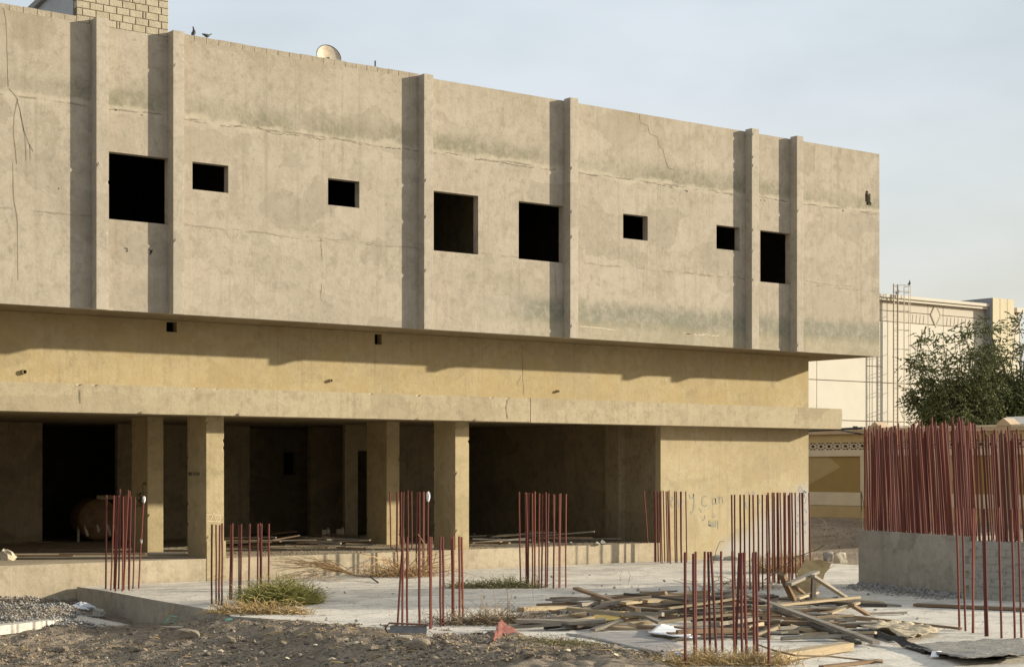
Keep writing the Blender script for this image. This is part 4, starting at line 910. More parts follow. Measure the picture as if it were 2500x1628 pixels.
# pale kerb strip at the left
P_ = [(-40, 1522), (0, 1517), (100, 1509), (190, 1504), (240, 1512), (300, 1527), (250, 1531), (180, 1514), (100, 1519), (0, 1530), (-40, 1534)]
q = [onground(*a) for a in P_]; m = MB(); m.add([v + Vector((0, 0, .06)) for v in q], [tuple(range(len(q)))])
m = MB(); up_, lo_ = q[:6], q[6:][::-1]
lo_ = [lo_[0], lo_[1], lo_[2], lo_[3], lo_[4]]
ups = [q[0], q[1], q[2], q[3], q[4], q[5]]; los = [q[10], q[9], q[8], q[7], q[6], q[5] + RIGHT * .2]
vs_ = []
for a, b_ in zip(ups, los): vs_ += [a + Vector((0, 0, .035)), b_ + Vector((0, 0, .035)), b_ - Vector((0, 0, .2))]
m.add(vs_, [f for i in range(5) for f in ((i * 3, i * 3 + 1, i * 3 + 4, i * 3 + 3), (i * 3 + 1, i * 3 + 2, i * 3 + 5, i * 3 + 4))])
tag(m.build('pavement_strip', M['slab']), kind='structure')

# ------------------------------------------------------------------ gravel and stones
ICO = []
for s in range(8):
    r_ = random.Random(s + 40)
    vv = [(0, 0, 1), (0, 0, -1)] + [(math.cos(a * 1.2566), math.sin(a * 1.2566), .3 * (1 if a % 2 else -1)) for a in range(5)]
    ICO.append(np.array([[c_ * r_.uniform(.7, 1.2) for c_ in v] for v in vv]) * np.array([1, r_.uniform(.6, .9), r_.uniform(.4, .7)]))
TRI = np.array([(0, 2 + k, 2 + (k + 1) % 5) for k in range(5)] + [(1, 2 + (k + 1) % 5, 2 + k) for k in range(5)])
def scatter(name, xs, ys, sz, mat_, label, cat=None, zs=None):
    Vv, Tt = [], []; zz = terr(xs, ys) if zs is None else zs
    for i in range(len(xs)):
        v = ICO[i % 8]; a = rnd.random() * 6.28; c_, s_ = math.cos(a), math.sin(a); k = sz[i]
        Vv.append(np.stack([xs[i] + k * (v[:, 0] * c_ - v[:, 1] * s_), ys[i] + k * (v[:, 0] * s_ + v[:, 1] * c_), zz[i] + k * v[:, 2] + k * .2], 1)); Tt.append(TRI + 7 * i)
    o_ = obj(name, fast_mesh(name, np.concatenate(Vv), np.concatenate(Tt), mat_)); tag(o_, label, cat, kind='stuff'); return o_
def pixpts(n_, x0, x1, y0, y1, z=-.3):
    px = nrg.uniform(x0, x1, n_); py = y0 + (y1 - y0) * nrg.random(n_)
    P__ = [gnd(a, b_, z) for a, b_ in zip(px, py)]; return np.array([p_.x for p_ in P__]), np.array([p_.y for p_ in P__])
xs, ys = pixpts(44000, -60, 1720, 1498, 1650, -.25)
keep = (terr(xs, ys) > 0.0) | (xs < 19.3) | (ys < 37) & (terr(xs, ys) > -.1) | (ys < 33); xs, ys = xs[keep], ys[keep]
clump = .35 + 1.6 * np.clip(vnoise(xs, ys, 1.7, 21) + .25, 0, 1)
keep = nrg.random(len(xs)) < clump; xs, ys = xs[keep], ys[keep]
scatter('gravel', xs, ys, .014 + .032 * nrg.random(len(xs)) ** 2.5 + .035 * (nrg.random(len(xs)) > .975), M['gravel'], 'loose brown gravel and soil clods covering the foreground berm', 'gravel')
xs, ys = pixpts(3800, -60, 258, 1462, 1512, -.4)
scatter('gravel', xs, ys, .025 + .045 * nrg.random(len(xs)) ** 2, M['ggravel'], 'heap of grey crushed stone before the platform', 'gravel', zs=terr(xs, ys) + .03)
lm = MB(); lx_, ly_ = pixpts(900, -40, 1700, 1515, 1640, -.25)
for a, b_, c_ in zip(lx_, ly_, terr(lx_, ly_)):
    if not (c_ > 0 or a < 19.3 or b_ < 33): continue
    L_ = rnd.uniform(.06, .3); th_ = rnd.random() * 3.14; d_ = Vector((math.cos(th_), math.sin(th_), rnd.uniform(-.15, .2))) * L_; p_ = Vector((a, b_, c_ + .025)); lm.tube([p_, p_ + d_ * .5 + Vector((0, 0, .02)), p_ + d_], rnd.uniform(.004, .009), k=3, cap=False)
tag(lm.build('dry_litter', M['straw']), 'short dry stalks and litter strewn over the berm', 'litter', kind='stuff')
xs, ys = pixpts(420, -40, 1690, 1510, 1640, -.25); k_ = (terr(xs, ys) > 0.03) | (xs < 19.2) | (ys < 32.5); xs, ys = xs[k_], ys[k_]
scatter('soil_clods', xs, ys, .05 + .07 * nrg.random(len(xs)) ** 2, M['gravel'], 'larger dark soil clods in the foreground berm', 'soil')
# grit along the platform foot and on the slab
xs, ys = pixpts(6500, 300, 2500, 1370, 1600, 0)
k_ = (xs > 20.3) & (ys < 48.4) & ((vnoise(xs, ys, 1.6, 8) > .06) | (ys > 47.2) & (xs > 34)); xs, ys = xs[k_], ys[k_]
scatter('grit', xs, ys, .008 + .018 * nrg.random(len(xs)) ** 3, M['stone'], 'grey grit scattered over the pale slab', 'grit', zs=np.zeros(len(xs)))
xs = nrg.uniform(25, 43.6, 2600); ys = DR + .1 + 9 * nrg.random(2600) ** 1.8
scatter('rubble', xs, ys, .012 + .05 * nrg.random(len(xs)) ** 4, M['gravel'], 'fine rubble strewn over the platform floor', 'rubble', zs=np.full(len(xs), .7))
e0 = [edge(q) for q in nrg.uniform(0.2, 5.4, 1500)]; o0 = np.abs(nrg.normal(0, .45, 1500)) + .02
xs = np.array([a.x - b_ * .95 for (a, _), b_ in zip(e0, o0)]); ys = np.array([a.y + b_ * .25 for (a, _), b_ in zip(e0, o0)])
scatter('rubble', xs, ys, .02 + .045 * nrg.random(1500) ** 2, M['ggravel'], 'grey crumbled rubble along the foot of the foundation wall', 'rubble', zs=np.clip(.14 - o0 * .2, 0, 1))
xs = nrg.uniform(48.5, 63.5, 3500); ys = nrg.uniform(40, 60, 3500)
scatter('gravel', xs, ys, .02 + .05 * nrg.random(len(xs)) ** 3, M['gravel'], 'grey gravel on the earth slope below the boundary wall', 'gravel')
stl = []
for px, py in ((765, 1432), (799, 1434), (842, 1448), (1258, 1460), (1470, 1430), (1500, 1436), (1543, 1434), (1262, 1436), (1182, 1460), (1480, 1452), (1558, 1443), (1622, 1420), (2120, 1452), (2138, 1490), (2112, 1385), (2230, 1446), (870, 1519), (797, 1515), (1347, 1410), (1440, 1404), (960, 1450), (710, 1425), (1400, 1450), (1610, 1440), (1700, 1420), (2205, 1500), (2240, 1512)):
    p_ = gnd(px, py); s_ = rnd.uniform(.045, .085)
    m = MB(); m.add([tuple(q * s_) for q in ICO[rnd.randrange(8)]], [tuple(f) for f in TRI]); o = m.build('stone', M['stone']); o.location = (p_.x, p_.y, s_ * .45); o.rotation_euler.z = rnd.random() * 6
    tag(o, 'loose fist sized grey stone lying on the pale slab', 'stone', 'stones on the slab')
for px, py in ((540, 1590), (640, 1595), (1003, 1562), (870, 1570), (770, 1575), (845, 1562), (260, 1607), (810, 1610), (500, 1590), (1500, 1602), (1385, 1590), (90, 1552), (700, 1608)):
    p_ = onground(px, py); s_ = rnd.uniform(.06, .1); m = MB(); m.add([tuple(q * s_) for q in ICO[rnd.randrange(8)]], [tuple(f) for f in TRI]); o = m.build('stone', M['flake']); o.location = p_ + Vector((0, 0, s_ * .25)); o.rotation_euler.z = rnd.random() * 6
    tag(o, 'pale stone chip in the brown gravel berm', 'stone', 'stones in the berm')

# ------------------------------------------------------------------ plants
def twigs(mb, base, n_, spread, height, r0, arch=.3, seg=4, dirv=None, jit=.06, up=.5):
    for _ in range(n_):
        a = rnd.random() * 6.283; el = rnd.uniform(up, 1.45)
        d_ = Vector((math.cos(a) * math.cos(el), math.sin(a) * math.cos(el), math.sin(el)))
        p_ = Vector(base) + Vector((rnd.gauss(0, spread), rnd.gauss(0, spread), 0)); L_ = height * rnd.uniform(.45, 1.1); pts = [p_]
        for s_ in range(seg):
            d_ = (d_ + Vector((rnd.gauss(0, jit * 4), rnd.gauss(0, jit * 4), -arch * rnd.random() / seg * 2))).normalized(); p_ = p_ + d_ * L_ / seg; pts.append(p_)
        mb.tube(pts, r0, r0 * .45, k=3, cap=False)
def plant(name, px, py, label, cat, parts, pos=None):
    c_ = pos or onground(px, py); e = empty(name, c_); tag(e, label, cat)
    for pname, mat_, calls in parts:
        m_ = MB()
        for kw in calls:
            kw = dict(kw); off = kw.pop('off', (0, 0)); n_ = kw.pop('n')
            twigs(m_, RIGHT * off[0] + FWD * off[1] , n_, **kw)
        m_.build(pname, mat_, e)
    return e
bl = [dict(off=(x_, rnd.gauss(0, .22)), n=110, spread=.15, height=1.0 * math.sqrt(max(.1, 1 - (x_ / .9) ** 2)), r0=.011, arch=.35, jit=.18, up=.75) for x_ in [-.72 + 1.5 * k / 19 for k in range(20)]]
plant('bush', 682, 1477, 'rounded green bush growing through the slab', 'bush', [('foliage', M['bush'], bl), ('dry_stems', M['straw'], [dict(off=(-.35, -.3), n=40, spread=.25, height=.8, r0=.009, arch=.1, up=1.0)])], pos=gnd(682, 1474))
plant('dry_grass', 640, 1500, 'orange dry straw at the slab front below the green bush', 'grass', [('stems', M['straw'], [dict(off=(x_, y_), n=95, spread=.2, height=.5, r0=.0095, arch=.6, jit=.12, up=.25) for x_, y_ in ((-.9, .1), (-.5, 0), (0, -.05), (.4, -.1), (.9, -.2), (-.2, .1), (.2, .0))])], pos=gnd(635, 1496))
plant('dry_grass', 478, 1512, 'thin dry straw against the shaded slab edge', 'grass', [('stems', M['straw'], [dict(off=(x_, 0), n=14, spread=.2, height=.4, r0=.006, arch=.2, up=.9) for x_ in (-.6, -.2, .2, .5)])])
plant('tumbleweed', 1190, 1540, 'brown dry tumbleweed on the gravel berm', 'bush', [('stems', M['twigd'], [dict(off=(x_, y_), n=140, spread=.26, height=.72, r0=.0095, arch=.5, jit=.16, up=.25) for x_, y_ in ((-1.0, .1), (1.1, .1), (-.7, .1), (-.35, .1), (0, .1), (.4, .15), (.8, .1), (.1, .3), (-.2, .3), (.4, .4))]), ('upright_stems', M['twig'], [dict(off=(.3, .5), n=60, spread=.4, height=1.0, r0=.008, arch=.2, jit=.1, up=.8)])])
plant('dry_grass', 1330, 1570, 'olive dry scrub trailing beside the red plastic', 'grass', [('stems', M['olive'], [dict(off=(x_, y_), n=60, spread=.2, height=.3, r0=.006, arch=.6, jit=.14, up=.2) for x_, y_ in ((-.3, 0), (.1, 0), (.4, -.1), (.7, -.3))])])
plant('dry_grass', 1790, 1622, 'straw coloured dry grass round the thick bars', 'grass', [('stems', M['straw'], [dict(off=(x_, y_), n=110, spread=.2, height=.42, r0=.0075, arch=.4, jit=.14, up=.35) for x_, y_ in ((-1.1, 0), (-.7, 0), (-.3, .05), (.1, 0), (.5, .05), (.8, 0), (-.5, .4), (.2, .4))]), ('twigs', M['twigd'], [dict(off=(0, 0), n=60, spread=.6, height=.35, r0=.005, arch=.5, jit=.15, up=.3)])], pos=gnd(1790, 1622))
plant('dry_grass', 1600, 1605, 'sparse dark twigs beside the cement sheet', 'grass', [('stems', M['twigd'], [dict(off=(x_, 0), n=26, spread=.25, height=.42, r0=.006, arch=.6, jit=.2, up=.3) for x_ in (-.5, 0, .4)])])
plant('scrub', 1215, 1434, 'low olive green scrub at the foot of the bars before the open bay', 'bush', [('foliage', M['olive'], [dict(off=(x_, y_), n=110, spread=.22, height=.5, r0=.011, arch=.6, jit=.15, up=.2) for x_, y_ in ((-.9, 0), (-.4, .05), (0, 0), (.5, .1), (1.0, 0))]), ('sprig', M['bush'], [dict(off=(.5, .6), n=60, spread=.2, height=.55, r0=.008, arch=.3, jit=.15, up=.4)])], pos=gnd(1205, 1434))
plant('scrub', 1785, 1460, 'small yellow green tuft behind the thick bars', 'bush', [('foliage', M['bush'], [dict(off=(x_, 0), n=60, spread=.15, height=.4, r0=.007, arch=.4, jit=.14, up=.3) for x_ in (-.15, .15)])], pos=gnd(1783, 1462))
plant('dry_grass', 1905, 1392, 'tall golden dry grass beside the plywood sheet', 'grass', [('stems', M['straw'], [dict(off=(x_, y_), n=90, spread=.25, height=.85, r0=.008, arch=.3, jit=.08, up=.7) for x_, y_ in ((-.5, 0), (0, 0), (.5, .1), (.8, .2), (0, .5))])], pos=gnd(1900, 1398))
plant('scrub', 1850, 1440, 'brown dead scrub behind the timber pile', 'bush', [('stems', M['straw'], [dict(off=(x_, 0), n=40, spread=.25, height=.55, r0=.006, arch=.3, jit=.14, up=.3) for x_ in (-.8, -.3, .3)])], pos=gnd(1860, 1436))
plant('dry_shrub', 1000, 1408, 'dead orange shrub of arching twigs caught in the bars', 'shrub', [('stems', M['twig'], [dict(off=(0, 0), n=44, spread=.35, height=2.0, r0=.018, arch=.7, jit=.12, up=.5), dict(off=(-.9, 0), n=130, spread=.35, height=.85, r0=.009, arch=.8, jit=.12, up=.1), dict(off=(.1, 0), n=150, spread=.5, height=1.1, r0=.009, arch=.6, jit=.16, up=.2)])], pos=gnd(995, 1406))
# fallen branch: main limb and fan of twigs
g8 = lambda x, y: (500 + x / 3.967, 1380 + y / 3.967)
FB = empty('fallen_branch', gnd(922, 1423)); tag(FB, 'fallen dry branch with a fan of thin twigs on the slab', 'branch')
def fb(p_): return p_ - FB.location
m = MB(); limb = [gnd(*g8(1680, 165), .02), gnd(*g8(1600, 110), .12), gnd(*g8(1450, 90), .2), gnd(*g8(1380, 68), .25)]; m.tube([fb(q) for q in limb], .026, .02, k=5); m.build('limb', M['bark'], FB)
m = MB()
for i in range(34):
    st = limb[rnd.choice((2, 3, 3))]; x1_ = rnd.uniform(600, 1150); y1_ = rnd.uniform(-90, 130); e_ = gnd(*g8(x1_, max(y1_, 60)), 0); e_ = atD(*g8(x1_, y1_), depth(e_) if y1_ > 60 else depth(st) + rnd.uniform(-.4, .6))
    if e_.z < .02: e_.z = .02
    pts = [st]
    for s_ in range(1, 6):
        q = st.lerp(e_, s_ / 5); q = q + Vector((rnd.gauss(0, .04), rnd.gauss(0, .04), .16 * math.sin(math.pi * s_ / 5) * rnd.uniform(.2, 1.3))); pts.append(q)
    m.tube([fb(q) for q in pts], .015, .007, k=3)
m.build('twigs', M['twig'], FB)
m = MB()
for i in range(160):
    b__ = gnd(rnd.uniform(660, 830), rnd.uniform(1402, 1416)); twigs(m, fb(b__), 1, .05, .3, .006, arch=.8, jit=.15, up=.1)
m.build('fine_twigs', M['twig'], FB)['kind'] = 'stuff'
# bare pale branch by the corner, twig loop, weed
def branch(px_pts, z, mat_, r, label, name='bare_branch', dz=0):
    b0_ = gnd(*px_pts[0], z); t_ = depth(b0_); m_ = MB(); m_.tube([atD(x, y, t_ + dz * i) for i, (x, y) in enumerate(px_pts)], r, r * .5, k=5); return tag(m_.build(name, mat_), label, 'branch')
g7 = lambda x, y: (1940 + x / 3.69, 980 + y / 3.69)
branch([g7(235, 1300), g7(268, 1210), g7(290, 1140), g7(280, 1090), g7(250, 1060), g7(205, 1045)], 0.02, M['flake'], .03, 'bare pale curving branch rising by the building corner')
branch([g4(1150, 370), g4(1330, 240), g4(1480, 130), g4(1700, 50), g4(1790, 0)], .3, M['twigd'], .02, 'long dark twig slanting past the golden grass')
branch([g5b(1150, 165), g5b(1140, 110), g5b(1165, 45)], 0, M['twigd'], .007, 'thin wiry weed stalk on the slab', dz=.02)
branch([g5b(1230, 190), g5b(1250, 100), g5b(1230, 60)], 0, M['twigd'], .007, 'second thin wiry weed stalk on the slab', dz=.02)
branch([(1742, 1375), (1748, 1345), (1757, 1322), (1768, 1320)], 0, M['twigd'], .016, 'thin bare twig curving up before the end wall')
for i, (x_, y_) in enumerate(((1755, 1445), (1765, 1425), (1748, 1452))):
    m = MB(); twigs(m, (0, 0, 0), 9, .25, 1.0, .012, arch=.8, jit=.18, up=.2); o = m.build('dead_twigs', M['twigd']); o.location = gnd(x_, y_); tag(o, 'dark dead twigs bristling from the timber pile', 'branch', 'dead twigs in the timber pile')

# ------------------------------------------------------------------ things on the platform
GP2 = 'scrap boards on the platform'
def pplank(px, py, L_, a_, w, mat_, h_=.01, tilt=0):
    c_ = gnd(px, py, .7); d_ = RIGHT * math.cos(a_) + FWD * math.sin(a_); return plank(c_ - d_ * L_ / 2 + Vector((0, 0, .01 + h_)), c_ + d_ * L_ / 2 + Vector((0, 0, .01 + h_ + tilt)), w, rnd.uniform(.03, .06), mat_, ('pale' if mat_ is M['wpale'] else 'grey' if mat_ is M['wgrey'] else 'brown') + ' scrap board on the platform floor ' + ('in the right open bay' if px > 1140 else 'before the inner columns' if px > 640 else 'beside the front column' if px > 395 else 'before the dark tank room'), GP2)
for i in range(64):
    px = rnd.choice((rnd.uniform(660, 960), rnd.uniform(660, 940), rnd.uniform(1150, 1480), rnd.uniform(550, 640))); pplank(px, rnd.uniform(1318, 1344) - (px - 800) * .014, rnd.uniform(.6, 2.6), rnd.gauss(0, .35), rnd.uniform(.1, .22), rnd.choice([M['wgrey'], M['wpale'], M['wbrown'], M['wgrey']]), rnd.uniform(0, .28), rnd.uniform(-.1, .15))
for px, py, L_, w in ((75, 1325, 1.6, .3), (40, 1329, .8, .25), (440, 1356, 2.0, .5), (410, 1352, 1.3, .4), (90, 1358, 2.4, .3), (250, 1354, 2.8, .22), (185, 1345, 2.4, .1)):
    pplank(px, py, L_, rnd.gauss(.05, .1), w, M['wgrey'] if px > 300 else M['wbrown'])
scrap('plastic_bag', gnd(14, 1366, .71), .38, .3, .3, M['flake'], 'crumpled cream paper sack on the platform edge', 'sack', 14)
for px, py, s_, lab in ((796, 1318, .26, 'small pale box standing on the scrap boards'), (832, 1316, .3, 'pale carton on the scrap boards by the inner column')):
    p_ = gnd(px, py, .7); m = MB(); m.box(-s_ / 2, s_ / 2, -.12, .12, 0, .34); m.box(-s_ / 2 - .01, -.02, -.125, -.121, .3, .42); o = m.build('carton', M['flake']); o.location = p_ + Vector((0, 0, .08)); o.rotation_euler.z = .6; tag(o, lab, 'box')
for i in range(26):
    px = rnd.uniform(1150, 1480); p_ = gnd(px, rnd.uniform(1300, 1332) , .7); s_ = rnd.uniform(.06, .2); m = MB(); m.add([tuple(q * s_) for q in ICO[i % 8]], [tuple(f) for f in TRI]); o = m.build('stone', M['stone']); o.location = p_ + Vector((0, 0, s_ * .3)); tag(o, 'rubble lump inside the dark open bay', 'rubble', 'rubble in the open bay')
# tank lying in the dark room
tc_ = gnd(242, 1322, .7) + FWD * .0; tp = tc_ + Vector((0, 0, .86))
TK = empty('storage_tank', tc_); tag(TK, 'rusty round ended tank with white drips lying in the dark room', 'tank')
m = MB(); k = 24; axd = Vector((.25, .97, 0)).normalized(); sx_ = axd.cross(Vector((0, 0, 1))); vs_ = [Vector((0, 0, .86)) - axd * .3]
prof = ((-.28, .3), (-.2, .6), (-.08, .78), (.05, .82), (2.2, .82))
for t_, r_ in prof:
    for j in range(k): vs_.append(Vector((0, 0, .86)) + axd * t_ + (sx_ * math.cos(2 * math.pi * j / k) + Vector((0, 0, math.sin(2 * math.pi * j / k)))) * r_)
m.add(vs_, [(0, 1 + (j + 1) % k, 1 + j) for j in range(k)] + [(1 + i * k + j, 1 + i * k + (j + 1) % k, 1 + (i + 1) * k + (j + 1) % k, 1 + (i + 1) * k + j) for i in range(len(prof) - 1) for j in range(k)])
m.build('shell', M['tank'], TK, True)
m = MB()
for fx in (-.58, -.12, .28, .55):
    pts = [Vector((0, 0, .86)) - axd * (.3 * (1 - (max(abs(fx), abs(zz)) / .82) ** 2) + .035) + sx_ * (fx + .06 * i_) + Vector((0, 0, zz)) for i_, zz in enumerate((-.18, -.4, -.62))]
    m.ribbon(pts, [.05, .11, .09], -axd)
m.build('white_drips', M['flake'], TK)['kind'] = 'stuff'
plank(tp + Vector((.1, .2, .8)) - sx_ * .1, tp + Vector((.1, .2, .8)) + RIGHT * .55, .3, .16, M['wpale'], 'pale board end resting on the tank')
plank(gnd(190, 1322, .7), atD(192, 1275, depth(gnd(190, 1322, .7))), .08, .05, M['flake'], 'pale upright stake beside the tank')

# ------------------------------------------------------------------ boundary wall beyond
XW = 64.2
BW = empty('boundary_wall', (XW, 55, 1)); tag(BW, 'tan boundary wall with star lattice band and recessed olive panels', 'wall'); BWi = Matrix.Translation((-XW, -55, -1))
def bwp(o): o.parent = BW; o.matrix_parent_inverse = BWi; return o
zb = lambda py, px=2040: atX(px, py, XW).z
y_of = lambda px: atX(px, 1146, XW).y
zc0, zc1 = zb(1060), zb(1051.5); zl1, zl0 = zb(1081), zb(1097.5); zp1, zp0 = zb(1113.6), zb(1201); zf = zb(1233)
Y0, Y1 = 44.5, 66.0
seg = y_of(1976 - 12) - y_of(2107)             # one bay of the wall
m = MB(); m.box(XW + .1, XW + .35, Y0, Y1, .5, zc0); bwp(m.build('wall_core', M['bw']))
m = MB(); m.box(XW - .16, XW + .45, Y0, Y1, zc0 + .002, zc1); bwp(m.build('coping', M['coping']))
m = MB(); m.box(XW - .18, XW + .47, Y0, Y1, zc1 + .001, zc1 + .1); bwp(m.build('coping', M['bwl']))
m = MB(); m.box(XW - .02, XW + .098, Y0, Y1, .6, zf - .02); bwp(m.build('footing', M['bw']))
m = MB(); m.box(XW, XW + .098, Y0, Y1, zl1 + .003, zc0 - .003); bwp(m.build('wall_band', M['bw']))
m = MB(); m.box(XW - .01, XW + .098, Y0, Y1, zf, zp0 - .002); bwp(m.build('plinth', M['bwl']))
m = MB(); m.box(XW - .01, XW + .098, Y0, Y1, zp1 + .002, zl0 - .003); bwp(m.build('wall_band', M['bwl']))
ya, yb = y_of(2100.5), y_of(1968)              # the bay in view
pitch = ya - y_of(2131) ; bay = (yb - ya) + .55
tm = MB(); H_ = zl1 - zl0; wt = .55
def barseg(mb, y0, z0_, y1, z1_, t_=.05):
    d_ = Vector((0, y1 - y0, z1_ - z0_)).normalized(); n_ = Vector((0, -d_.z, d_.y)) * t_ / 2
    P__ = [Vector((0, y0, z0_)) - n_, Vector((0, y1, z1_)) - n_, Vector((0, y1, z1_)) + n_, Vector((0, y0, z0_)) + n_]
    mb.add(P__ + [q + Vector((.07, 0, 0)) for q in P__], [(3, 2, 1, 0), (0, 1, 5, 4), (1, 2, 6, 5), (2, 3, 7, 6), (3, 0, 4, 7)])
hx = [(math.cos(k * math.pi / 3 + math.pi / 6) * .17, math.sin(k * math.pi / 3 + math.pi / 6) * H_ * .36) for k in range(6)]
for k in range(6): barseg(tm, hx[k][0], hx[k][1] + H_ / 2, hx[(k + 1) % 6][0], hx[(k + 1) % 6][1] + H_ / 2)
for sg in (-1, 1):
    for sv in (0, 1): barseg(tm, sg * .15, H_ * (.5 + (.2 if sv else -.2)), sg * wt / 2, H_ * (1 if sv else 0)); barseg(tm, sg * .15, H_ * (.5 + (.2 if sv else -.2)), sg * wt / 2, H_ * .5, .045)
LT = mesh('lattice_tile', tm.v, tm.f, M['bwl'])
m = MB(); m.box(XW + .085, XW + .099, Y0, Y1, zl0 - .001, zl1 + .001); bwp(m.build('lattice_back', M['wdark']))
y_ = yb + 1.2
while y_ > Y0 + .3:
    o = obj('lattice_tile', LT); bwp(o); o.location = (XW + .012, y_, zl0); y_ -= wt
yy = yb
while yy > Y0:
    y1_, y0_ = yy, yy - (yb - ya)
    m = MB(); m.box(XW + .07, XW + .098, y0_, y1_, zp0, zp1); bwp(m.build('recessed_panel', M['olive_panel']))
    h_ = zp1 - zp0; L_ = y1_ - y0_
    m = MB(); m.add([(XW + .067, y1_ - .003, zp0 + h_ * .17), (XW + .067, y1_ - L_ * .62, zp0 + h_ * .7), (XW + .067, y1_ - L_ * .40, zp1 - .003), (XW + .067, y1_ - .003, zp1 - .003)], [(0, 1, 2, 3)]); bwp(m.build('panel_triangle', M['tan_panel']))
    m = MB(); m.box(XW - .012, XW + .097, y0_ - .55, y0_ - .001, zp0 + .001, zp1 - .001); bwp(m.build('pier', M['bwl']))
    yy -= (yb - ya) + .552
for px in (2143, 2457):
    yc = y_of(px); m = MB(); m.box(XW - .2, XW + .5, yc - .3, yc + .3, .6, zc1 + .06); m.prism_x([(yc - .36, zc1 + .05), (yc + .36, zc1 + .05), (yc + .36, zc1 + .14), (yc, zc1 + .4), (yc - .36, zc1 + .14)], XW - .24, XW + .54); bwp(m.build('gabled_pillar', M['coping']))
# pipe rail over the wall
a, b_ = atX(1960, 1052, XW - 2), atX(2107, 1044.5, XW - 2); m = MB(); m.tube([a, b_], .06, k=6); m.tube([atX(2088, 1049, XW - 2), atX(2088, 1040, XW - 2)], .13, k=6); m.tube([atX(2040, 1048, XW - 2), atX(2040, 1048, XW - 2) * 1 + Vector((1.9, 0, -.2))], .04); tag(m.build('pipe_rail', M['darkmetal']), 'dark pipe running along the top of the boundary wall', 'pipe')

# ------------------------------------------------------------------ cream panelled building
YB2 = 82.0
HB = empty('panelled_building', (75, YB2, 1)); tag(HB, 'large cream panelled windowless building with decorated frieze', 'building'); HBi = Matrix.Translation((-75, -YB2, -1))
def hbp(o, par=None): o.parent = par or HB; o.matrix_parent_inverse = HBi if par is None else Matrix(); return o
w_ = lambda px, py=900: atY(px, py, YB2)
Z = [.6, atY(2056, 1026, YB2).z, atY(2153, 934, YB2).z, atY(2149, 783, YB2).z, atY(2149, 757, YB2).z, atY(2149, 733, YB2).z]
XS = [48.0, w_(1880).x, w_(1994).x, w_(2115).x, w_(2154.5).x, w_(2266).x, w_(2303).x, w_(2410).x, w_(2450).x, w_(2492).x]
m = MB(); m.box(XS[0] + .05, XS[-1] - .02, YB2 + .1, YB2 + 18, .6, Z[-1]); hbp(m.build('wall_core', M['seam']))
for i in range(len(XS) - 1):
    for k in range(5):
        if k == 2 and i == 3: 
            zm = atY(2115, 893, YB2).z
            for z0_, z1_ in ((Z[2], zm), (zm, Z[3])): m = MB(); m.box(XS[i] + .03, XS[i + 1] - .03, YB2, YB2 + .098, z0_ + .03, z1_ - .03); hbp(m.build('panel', M['cream']))
            continue
        m = MB(); m.box(XS[i] + .03, XS[i + 1] - .03, YB2 + (0 if k < 3 else .02), YB2 + .098, Z[k] + .03, Z[k + 1] - .03); hbp(m.build('panel', M['cream'] if k < 3 else M['frieze']))
m = MB(); m.box(XS[0], w_(2413).x, YB2 - .35, YB2 + .6, Z[-1] + .002, Z[-1] + .2); m.box(XS[0], w_(2413).x, YB2 - .5, YB2 + .6, Z[-1] + .202, Z[-1] + .42); hbp(m.build('cornice', M['cream']))
m = MB(); m.box(w_(2474).x, XS[-1] + .1, YB2 - .35, YB2 + .6, Z[-1] + .002, Z[-1] + .35); hbp(m.build('cornice', M['cream']))
for px in list(range(2219, 2262, 9)) + list(range(2312, 2405, 9)):
    xx = w_(px).x; m = MB(); m.prism_y([(xx - .04, Z[4] - .75), (xx + .02, Z[4] - .75), (xx + .1, Z[4] - .12), (xx + .04, Z[4] - .12)], YB2 + .0, YB2 + .0199); hbp(m.build('slit', M['orn']))
dc = Vector((w_(2284.5).x, 0, Z[4] - .02)); m = MB()
for q in (1.0, ):
    o4 = [(dc.x - .62, dc.z), (dc.x, dc.z + .95), (dc.x + .62, dc.z), (dc.x, dc.z - .95)]; i4 = [(dc.x + (a - dc.x) * .78, dc.z + (c_ - dc.z) * .78) for a, c_ in o4]
    for k in range(4): j = (k + 1) % 4; m.prism_y([o4[k], o4[j], i4[j], i4[k]][::-1], YB2 - .03, YB2 + .018)
o = hbp(m.build('diamond_ornament', M['orn'])); 
m = MB(); m.prism_y([q for q in i4][::-1], YB2 - .01, YB2 + .0); hbp(m.build('diamond_field', M['frieze']))
m = MB(); m.box(dc.x - .03, dc.x + .03, YB2 - .005, YB2 + .018, dc.z + .97, Z[5] - .02); m.box(dc.x - .03, dc.x + .03, YB2 - .005, YB2 + .018, Z[3] + .02, dc.z - .97); hbp(m.build('ornament_rib', M['orn']))
# tall pylon
YP = YB2 - .7; xa, xb = atY(2422, 800, YP).x, atY(2475, 800, YP).x; ztp = atY(2422, 727, YP).z; bayp = (xb - xa) / 3
PY = empty('pylon', (xa, YP, 1)); tag(PY, 'tall pale yellow panelled pylon at the end of the cream building', 'pylon')
m = MB(); m.box(.04, xb - xa - .04, .02, 3.2, -.5, ztp - 1.05); m.build('core', M['seam'], PY)
m = MB(); m.box(-.02, .035, 0, 3.2, -.5, ztp - 1.0); m.build('shaded_side', M['metal'], PY)  # grey colour paints in the shade of the side away from the sun
for k in range(3): m = MB(); m.box(bayp * k + .04, bayp * (k + 1) - .02, -.05, .018, -.5, ztp - 1.0); m.build('panel', M['pylon'], PY)
